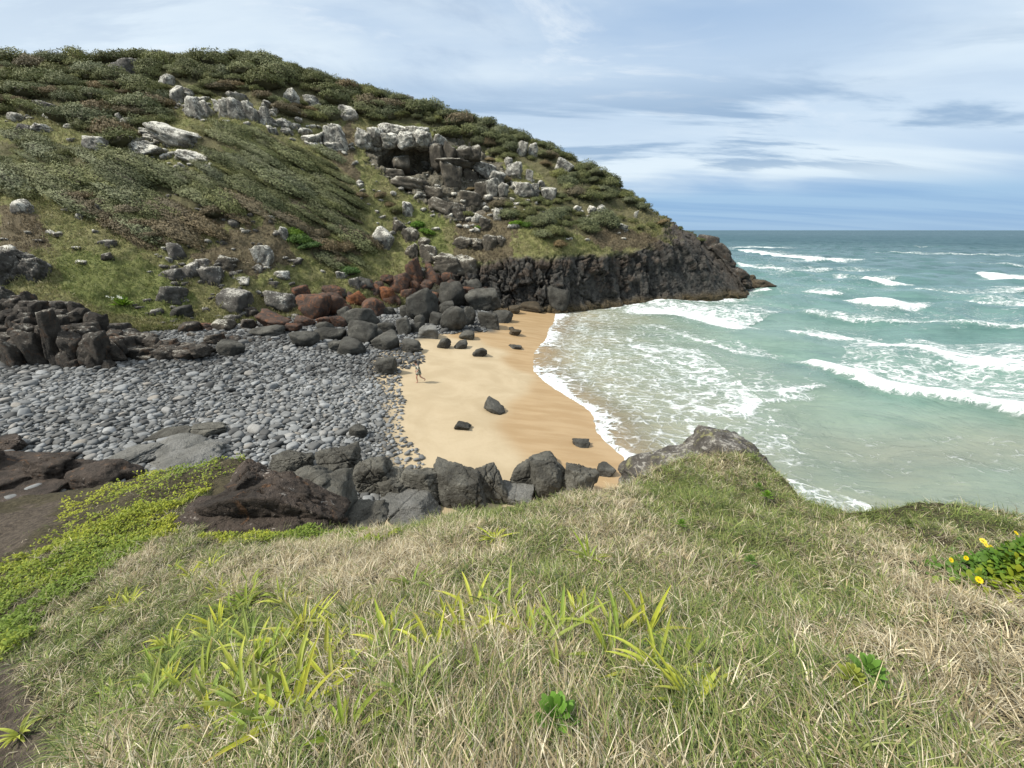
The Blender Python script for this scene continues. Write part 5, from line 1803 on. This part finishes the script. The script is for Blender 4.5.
lay = [grass_layer(280000, 0.74, (0.04, 0.09), 0.0056, (0.3, 1.4), (0.3, 1.6), 1),
       grass_layer(100000, 0.42, (0.08, 0.18), 0.0060, (0.5, 1.5), (0.8, 3.2), 2),
       grass_layer(68000, 0.02, (0.09, 0.22), 0.0056, (1.1, 1.65), (-0.9, 2.2), 3),
       grass_layer(16000, 1.2, (0.11, 0.21), 0.0095, (0.2, 1.2), (0.5, 2.0), 4)]
for nm, (V, F, col), lb in zip(('grass', 'grass', 'straw', 'broad_grass'), lay, ('short green and straw grass covering the bluff top', 'longer curling grass rising through the bluff turf', 'dead straw stems lying tangled over the bluff turf', 'broader green grass blades dotted through the bluff turf')):
    tag(link(nm, to_mesh(nm, V, F, col, M['grass'])), lb, 'grass', kind='stuff')
# tufts: every tuft spreads out from its own centre, some green, most straw
A = sample_bluff(21000)
x, y, z, u, v, d = A
P = p3(x, y)
jx = fbm(P * 1.4, 3, 99)
jx2 = fbm(P * 2.0, 3, 92)
ok = ~inpoly(u + 22 * jx2, v + 18 * jx2, BARE[0]) & ~inpoly(u + 24 * jx2, v + 24 * jx2, BARE[1]) & (~inpoly(u + 12 * jx2, v + 10 * jx2, COVER[0]) | (g.random(len(x)) < 0.22))
ok &= ~((((u - 706) / 62) ** 2 + ((v - 440) / 15) ** 2 < 1) | (((u - 268) / 62) ** 2 + ((v - 498) / 26) ** 2 < 1))
x, y, z, d, u, v, jx = pick_((x, y, z, d, u, v, jx), ok)
P = p3(x, y)
gm = 0.54 + 0.95 * fbm(P * 0.75, 3, 95)
for pl, am in GZONE:
    gm += am * inpoly(u + 40 * jx, v + 30 * jx, pl)
tg = np.clip(gm + g.normal(0, 0.28, len(x)), 0, 1)          # how green each tuft is
ts = g.uniform(0.6, 1.35, len(x)) * (1 + 0.35 * fbm(P * 1.0, 2, 96))
tb = g.uniform(0.52, 1.32, len(x))
k = 26
n = len(x) * k
R_ = lambda a: np.repeat(a, k)
rad = np.abs(g.normal(0, 0.035, n)) * R_(ts)
az = g.uniform(0, 6.28, n)
xx, yy = R_(x) + rad * np.sin(az), R_(y) + rad * np.cos(az)
isg = g.random(n) < R_(tg)
col = np.where(isg[:, None], GREENS[g.integers(0, 5, n)], STRAW[g.integers(0, 5, n)]) * (R_(tb) * g.uniform(0.85, 1.15, n))[:, None]
V, F, col = blades(xx, yy, R_(z) - 0.01, g.uniform(0.08, 0.21, n) * R_(ts), np.maximum(g.uniform(0.0040, 0.0082, n), 0.0010 * R_(d)), g.uniform(0.25, 1.4, n), az + g.normal(0, 0.7, n), g.uniform(0.2, 2.9, n), col, g, nseg=4)
tag(link('tussock_grass', to_mesh('tussock_grass', V, F, col, M['grass'])), 'tangled tussocks of pale dead and green grass over the bluff top', 'grass', kind='stuff')


# ------------------------------------------------------------------ plants on the bluff
def strap_plant(n, L, g, w=0.022):
    """arching folded leaves from one base; some tips are browned"""
    az = np.arange(n) * 2.4 + g.normal(0, 0.4, n)
    a = g.uniform(0.35, 1.35, n)
    cv = g.uniform(0.4, 1.9, n)
    Ln = L * g.uniform(0.55, 1.2, n)
    Wd = w * g.uniform(0.7, 1.2, n)
    base = np.array((0.30, 0.34, 0.045)) if g.random() < 0.45 else np.array((0.17, 0.245, 0.04))
    col = base * g.uniform(0.65, 1.2, (n, 1)) + g.uniform(0, 0.05, (n, 1)) * np.array((1.3, 0.7, 0.1))
    tip = np.where((g.random(n) < 0.4)[:, None], np.array((0.36, 0.26, 0.12)), col * (1.15, 1.1, 1))
    d = np.stack([np.sin(az), np.cos(az), np.zeros(n)], -1)
    tw = g.normal(0, 0.35, n)
    p = d * 0.02
    rows, cols_ = [], []
    K = 8
    for k in range(K + 1):
        t_ = k / K
        ax = d * np.sin(a)[:, None] + np.array((0, 0, 1)) * np.cos(a)[:, None]
        up = -d * np.cos(a)[:, None] + np.array((0, 0, 1)) * np.sin(a)[:, None]
        s = np.cross(ax, up)
        s = s * np.cos(tw * t_)[:, None] + up * np.sin(tw * t_)[:, None]
        ww = (Wd * (0.7 + 0.9 * math.sin(math.pi * min(t_ * 0.9 + 0.08, 1)) - 0.62 * t_) * 0.5)[:, None]
        rows.append(np.stack([p - s * ww + up * ww * 0.35, p, p + s * ww + up * ww * 0.35], 1))
        f = max(0.0, (t_ - 0.75) / 0.25)
        cols_.append(np.repeat((col * (1 - f) + tip * f)[:, None], 3, 1))
        p = p + ax * (Ln / K)[:, None]
        a = a + cv / K
    V = np.stack(rows, 1).reshape(n, -1, 3)
    C = np.stack(cols_, 1).reshape(-1, 3)
    F = np.array([[3 * k + q, 3 * k + q + 1, 3 * k + q + 4, 3 * k + q + 3] for k in range(K) for q in (0, 1)])
    F = (F[None] + (np.arange(n) * (K + 1) * 3)[:, None, None]).reshape(-1, 4)
    return V.reshape(-1, 3), F, C


STRAP = [(538, 655, 1.1, 'broad-leaved yellow-green strap plant at the centre of the bluff'), (619, 645, 1.25, 'large yellow-green strap plant left of the tallest one'), (645, 640, 1.2, 'strap plant with one tall upright leaf right of centre'),
         (435, 662, 1.15, 'yellow-green strap plant with arching leaves at lower centre left'), (508, 612, 1.0, 'strap plant with upright leaves behind the central ones'), (474, 612, 1.0, 'strap plant left of the upright central one'),
         (448, 628, 1.0, 'low strap plant above the arching one'), (495, 540, 0.8, 'small upright strap plant near the bluff edge by the sand boulders'), (412, 588, 0.8, 'small strap plant alone in pale straw left of centre'),
         (589, 560, 0.8, 'thin strap plant near the bluff edge right of centre'), (657, 672, 0.9, 'strap plant with drooping leaves below the tall upright one'), (692, 708, 0.8, 'thin strap plant in the lower right straw'),
         (384, 640, 1.1, 'strap plant in the green grass left of the arching one'), (560, 640, 1.1, 'strap plant touching the right of the central one'), (585, 628, 1.0, 'strap plant between the central and the large one'),
         (125, 600, 0.7, 'small strap plant at the edge of the green carpet'), (220, 630, 1.0, 'strap plant standing tall in the left thicket'), (158, 678, 0.9, 'strap plant with yellow tips, leftmost of the left thicket'),
         (115, 695, 0.7, 'low yellow strap plant by the bare soil'), (240, 685, 1.0, 'strap plant in the heart of the left thicket'), (268, 665, 1.05, 'strap plant with a yellow inner leaf in the left thicket'),
         (307, 636, 1.0, 'strap plant with upright leaves at the right of the left thicket'), (280, 598, 0.8, 'strap plant behind the left thicket in straw'), (259, 712, 0.9, 'strap plant in front of the left thicket'),
         (345, 740, 0.8, 'strap plant near the bottom edge left of centre'), (205, 695, 0.95, 'strap plant with wide leaves beside the yellow-tipped one'), (326, 665, 1.0, 'strap plant at the right foot of the left thicket'),
         (186, 650, 0.95, 'strap plant between the tall one and the yellow-tipped one'), (250, 645, 1.0, 'strap plant behind the heart of the left thicket'), (296, 690, 0.9, 'strap plant in front right of the left thicket'),
         (700, 700, 0.6, 'tiny strap seedling right of the thin one'), (20, 735, 0.5, 'tiny strap plant beside the bottom left bare soil')]
g2 = np.random.default_rng(8)
for k in range(46):
    STRAP.append((g2.normal(235, 70), g2.normal(660, 40), g2.uniform(0.6, 1.0), 'yellow-green strap plant crowded into the thicket at the lower left'))
for k in range(20):
    STRAP.append((g2.normal(540, 75), g2.normal(640, 20), g2.uniform(0.55, 0.9), 'low strap plant in the broken row across the middle of the bluff'))
for u, v, s, lb in STRAP:
    h = cast(u, v, 'bluff')
    if h is None:
        continue
    V, F, c = strap_plant(int(g.integers(11, 20)), 0.33 * s * g.uniform(0.85, 1.1), g, 0.0180)
    o = link('strap_leaf_plant', to_mesh('strap_leaf_plant', V, F, c, M['leaf']), loc=h[0])
    tag(o, lb, 'plant', 'strap-leaved plants on the bluff')


def oval_leaves(P, D, up, L, Wd, col):
    """oval leaves of 3 quads each along direction D"""
    n = len(P)
    D = D / np.linalg.norm(D, axis=1, keepdims=True)
    s = np.cross(D, up)
    s /= np.linalg.norm(s, axis=1, keepdims=True) + 1e-9
    nn = np.cross(s, D)
    rows = []
    for t_, w, lift in ((0, 0.16, 0), (0.35, 0.85, 0.05), (0.72, 0.95, 0.04), (1.0, 0.25, -0.03)):
        c = P + D * (L * t_)[:, None] + nn * (L * lift)[:, None]
        rows.append(np.stack([c - s * (Wd * w / 2)[:, None], c + s * (Wd * w / 2)[:, None]], 1))
    V = np.stack(rows, 1).reshape(n, 8, 3)
    F = np.array([[0, 1, 3, 2], [2, 3, 5, 4], [4, 5, 7, 6]])
    F = (F[None] + (np.arange(n) * 8)[:, None, None]).reshape(-1, 4)
    return V.reshape(-1, 3), F, np.repeat(col, 8, 0)


ROS = [(555, 738, 1.15, (0.12, 0.24, 0.035), 'glossy green rosette plant near the bottom centre'), (860, 688, 1.0, (0.11, 0.21, 0.04), 'dark green leafy rosette in the right lower grass'),
       (765, 502, 1.0, (0.12, 0.22, 0.03), 'bright green rosette just below the rock dome'), (757, 492, 0.8, (0.11, 0.19, 0.03), 'small rosette right above the bright one by the dome'),
       (680, 530, 0.7, (0.11, 0.2, 0.03), 'little green rosette in straw left of the dome'), (748, 568, 0.7, (0.10, 0.17, 0.035), 'small dull green rosette in the right middle grass'), (845, 690, 0.7, (0.20, 0.23, 0.04), 'yellowish rosette touching the dark green leafy one'),
       (905, 530, 0.8, (0.12, 0.15, 0.04), 'olive rosette below the mossy right rim')]
for u, v, s, c0, lb in ROS:
    h = cast(u, v, 'bluff')
    if h is None:
        continue
    n = 22
    s *= 1.08
    az = np.arange(n) * 2.4
    el = np.linspace(0.25, 1.3, n)
    D = np.stack([np.sin(az) * np.cos(el), np.cos(az) * np.cos(el), np.sin(el)], -1)
    P = np.stack([np.sin(az) * 0.012, np.cos(az) * 0.012, np.linspace(0.03, 0.10, n)], -1) * s
    col = np.array(c0) * g.uniform(0.75, 1.25, (n, 1))
    V, F, c = oval_leaves(P, D, np.tile((0.01, 0.02, 1.0), (n, 1)), np.linspace(0.085, 0.05, n) * s, np.linspace(0.042, 0.026, n) * s, col)
    me = to_mesh('rosette_plant', V, F, c, M['leaf'])
    me.polygons.foreach_set('use_smooth', np.ones(len(me.polygons), bool))
    tag(link('rosette_plant', me, loc=h[0] + Vector((0, 0, 0.055))), lb, 'plant')

# green and yellow creeping carpet on the left lobe (stuff)
A = sample_bluff(520000, 2.5, 14)
x, y, z, u, v, d = A
jx = fbm(p3(x, y) * 1.6, 3, 101)
den = fbm(p3(x, y) * 2.6, 3, 102)
rkm = (((u - 268) / 60) ** 2 + ((v - 498) / 26) ** 2 < 1)
ok = ((inpoly(u + 14 * jx, v + 10 * jx, COVER[0]) & (den > -0.22)) | (inpoly(u + 14 * jx, v + 6 * jx, COVER[1]) & (den > 0.0))) & ~rkm
x, y, z, d, den, u, v = pick_((x, y, z, d, den, u, v), ok)
n = len(x)
az = g.uniform(0, 6.28, n)
el = g.uniform(0.05, 1.1, n)
D = np.stack([np.sin(az) * np.cos(el), np.cos(az) * np.cos(el), np.sin(el)], -1)
yel = np.clip(0.5 + 0.9 * fbm(p3(x, y) * 0.8, 2, 103) + g.normal(0, 0.22, n), 0, 1)[:, None]
col = (np.array((0.135, 0.195, 0.024)) * (1 - yel) + np.array((0.33, 0.345, 0.03)) * yel) * g.uniform(0.7, 1.2, (n, 1))
V, F, c = oval_leaves(np.stack([x, y, z + np.maximum(0.0, 0.07 + 0.20 * den) * g.random(n) + 0.01], -1), D, np.tile((0.01, 0.02, 1.0), (n, 1)), np.maximum(g.uniform(0.03, 0.06, n), 0.006 * d), np.maximum(g.uniform(0.016, 0.028, n), 0.0032 * d), col)
tag(link('creeping_groundcover', to_mesh('creeping_groundcover', V, F, c, M['carpet'])), 'bright green and yellow creeping plants carpeting the left side of the bluff', 'ground cover', kind='stuff')

# flowering daisy bush at the right edge
h = cast(1012, 588, 'bluff')
r_ = bpy.data.objects.new('daisy_bush', None)
COL.objects.link(r_)
r_.location = h[0]
tag(r_, 'fleshy-leaved daisy bush with yellow flowers at the right edge of the bluff', 'bush')
d0 = (Vector(EYE) - h[0]).length
k = d0 / FPX
n = 1900
base = np.stack([g.normal(0.12, 0.30, n), g.normal(0.02, 0.20, n), np.zeros(n)], -1)
hump = 0.60 * np.exp(-(base[:, 0] - 0.15) ** 2 / 0.16 - base[:, 1] ** 2 / 0.09)
gz = bluff_z(base[:, 0] + h[0].x, base[:, 1] + h[0].y) - h[0].z
base[:, 2] = gz + hump * g.uniform(0.25, 1.0, n) + 0.02
az = g.uniform(0, 6.28, n)
el = g.uniform(0.0, 1.2, n)
D = np.stack([np.sin(az) * np.cos(el), np.cos(az) * np.cos(el), np.sin(el)], -1)
yel = (np.clip(-base[:, 1] * 3 + g.normal(0.2, 0.3, n), 0, 1))[:, None]
col = (np.array((0.085, 0.17, 0.025)) * (1 - yel) + np.array((0.28, 0.32, 0.03)) * yel) * g.uniform(0.75, 1.2, (n, 1))
V, F, c = oval_leaves(base, D, np.tile((0.01, 0.02, 1.0), (n, 1)), g.uniform(0.05, 0.085, n), g.uniform(0.036, 0.058, n), col)
link('foliage', to_mesh('foliage', V, F, c, M['leaf']), r_)


def flower(loc, tilt, s, parent):
    n = 13
    az = np.arange(n) / n * 2 * math.pi
    D = np.stack([np.sin(az), np.cos(az), np.full(n, 0.12)], -1)
    P = D * 0.008 * s
    V, F, c = oval_leaves(P, D, np.tile((0, 0, 1.0), (n, 1)), np.full(n, 0.019 * s), np.full(n, 0.009 * s), np.tile((0.80, 0.60, 0.01), (n, 1)) * g.uniform(0.85, 1.1, (n, 1)))
    V = rotv(V, *tilt)
    f = link('flower', to_mesh('flower', V, F, c, M['leaf']), parent, loc=loc)
    dd, ff = ico(2)
    dm = mesh_from('flower_centre', rotv(dd * (0.006 * s, 0.006 * s, 0.005 * s) + (0, 0, 0.003), *tilt), ff, M['flower_centre'])
    link('flower_centre', dm, f)


M['flower_centre'] = plain('flower_centre', (0.60, 0.38, 0.01))
for u, v, s in ((983, 541, 1.25), (991, 548, 1.25), (1008, 562, 1.1), (966, 558, 0.9), (979, 580, 1.15), (1016, 533, 1.0), (951, 560, 1.0), (986, 545, 1.0)):
    hh = cast(u, v, 'bluff')
    d = Vector(ray(u, v))
    q = Vector(EYE) + d * ((hh[0].y - 0.42) / d.y)
    flower(q - h[0], (R(g.uniform(20, 50)), R(g.uniform(-25, 25)), 0), s, r_)
# ------------------------------------------------------------------ the walker on the sand
def skin(name, verts, edges, radii, mat, parent=None, root=0, sub=2):
    me = bpy.data.meshes.new(name)
    me.from_pydata([Vector(v) for v in verts], edges, [])
    me.materials.append(mat)
    o = link(name, me, parent)
    sm = o.modifiers.new('skin', 'SKIN')
    sm.use_smooth_shade = True
    for i, r in enumerate(radii):
        sv = me.skin_vertices[0].data[i]
        sv.radius = (r, r) if not isinstance(r, tuple) else r
        sv.use_root = i == root
    ss = o.modifiers.new('subdivision', 'SUBSURF')
    ss.levels = ss.render_levels = sub
    return o


hit = cast(419.5, 382.8, 'beach')[0]
pr = bpy.data.objects.new('person', None)
COL.objects.link(pr)
pr.location = hit
pr.rotation_euler = (0, 0, R(38))      # faces -x and a little to the camera when local -x is forward
tag(pr, 'person in a patterned dark and white top with bare legs walking across the sand', 'person')
M['skin'] = plain('skin', (0.50, 0.29, 0.21), 0.6)
# forward is -x; y is the side
v = [(0, 0, 0.92), (-0.02, 0, 1.10), (-0.06, 0, 1.28), (-0.10, 0, 1.42), (-0.15, 0, 1.52), (-0.19, 0, 1.62), (-0.20, 0, 1.71),
     (-0.09, 0.17, 1.38), (-0.02, 0.24, 1.12), (-0.14, 0.24, 0.90), (-0.18, 0.24, 0.81),
     (-0.09, -0.17, 1.38), (-0.12, -0.24, 1.12), (-0.28, -0.20, 0.96), (-0.34, -0.19, 0.90),
     (0, 0.09, 0.88), (-0.16, 0.10, 0.50), (-0.10, 0.10, 0.08), (-0.15, 0.10, 0.035), (-0.28, 0.11, 0.03),
     (0, -0.09, 0.88), (0.08, -0.10, 0.48), (0.40, -0.10, 0.26), (0.44, -0.10, 0.20), (0.36, -0.11, 0.09)]
e = [(0, 1), (1, 2), (2, 3), (3, 4), (4, 5), (5, 6), (3, 7), (7, 8), (8, 9), (9, 10), (3, 11), (11, 12), (12, 13), (13, 14), (0, 15), (15, 16), (16, 17), (17, 18), (18, 19), (0, 20), (20, 21), (21, 22), (22, 23), (23, 24)]
rd = [0.14, 0.12, 0.13, 0.10, 0.055, 0.085, 0.075, 0.055, 0.042, 0.034, 0.03, 0.055, 0.042, 0.034, 0.03, 0.095, 0.062, 0.042, 0.042, 0.028, 0.095, 0.062, 0.045, 0.042, 0.028]
skin('body', v, e, rd, M['skin'], pr)
M['hair'] = plain('hair', (0.035, 0.025, 0.018))
dd, ff = ico(3)
hv = dd * (0.115, 0.105, 0.13)
hv = hv[:]
link('hair', mesh_from('hair', hv + 0.008 * fbm(dd * 6, 3, 3)[:, None] * dd, ff, M['hair']), pr, loc=(-0.165, 0, 1.70))
nose = mesh_from('nose', dd * (0.022, 0.014, 0.022), ff, M['skin'])
link('face', nose, pr, loc=(-0.292, 0, 1.655))
# the loose top: a closed tube from the shoulders to mid thigh with a patterned cloth
m, t, b = new_mat('patterned_cloth')
co = t.new('ShaderNodeTexCoord').outputs['Object']
vo = t.vor(co, 9.0)
t.put(b.inputs['Base Color'], t.mix(t.rng(t.noise(co, 7, 3, 0.6), 0.48, 0.56), (0.035, 0.05, 0.032), (0.42, 0.42, 0.36)))
na, prof = 28, [(0.70, -0.00, 0.215, 0.20), (0.80, -0.005, 0.20, 0.19), (0.92, -0.01, 0.185, 0.185), (1.06, -0.02, 0.16, 0.165), (1.20, -0.045, 0.165, 0.18), (1.34, -0.08, 0.15, 0.20), (1.42, -0.10, 0.12, 0.185), (1.47, -0.115, 0.075, 0.09)]
ang = np.arange(na) / na * 2 * math.pi
ring = []
for zz_, xo, rx, ry in prof:
    w = 1 + (0.06 * np.sin(ang * 7) * max(0, (1.2 - zz_)))
    ring.append(np.stack([xo + rx * w * np.cos(ang), ry * w * np.sin(ang), np.full(na, zz_)], -1))
ring = np.array(ring)
ring = np.concatenate([ring, ring[:, :1]], 1)
ov = ring.reshape(-1, 3)
fo = grid_faces(len(prof), na + 1)
sh = link('top', mesh_from('top', ov, fo, m), pr)
sd_ = sh.modifiers.new('thickness', 'SOLIDIFY')
sd_.thickness = 0.012
for sgn, arm in ((1, [(-0.09, 0.16, 1.39), (-0.05, 0.215, 1.26), (-0.025, 0.238, 1.15)]), (-1, [(-0.09, -0.16, 1.39), (-0.11, -0.215, 1.26), (-0.118, -0.238, 1.15)])):
    skin('sleeve', arm, [(0, 1), (1, 2)], [0.085, 0.072, 0.068], m, pr, sub=1)
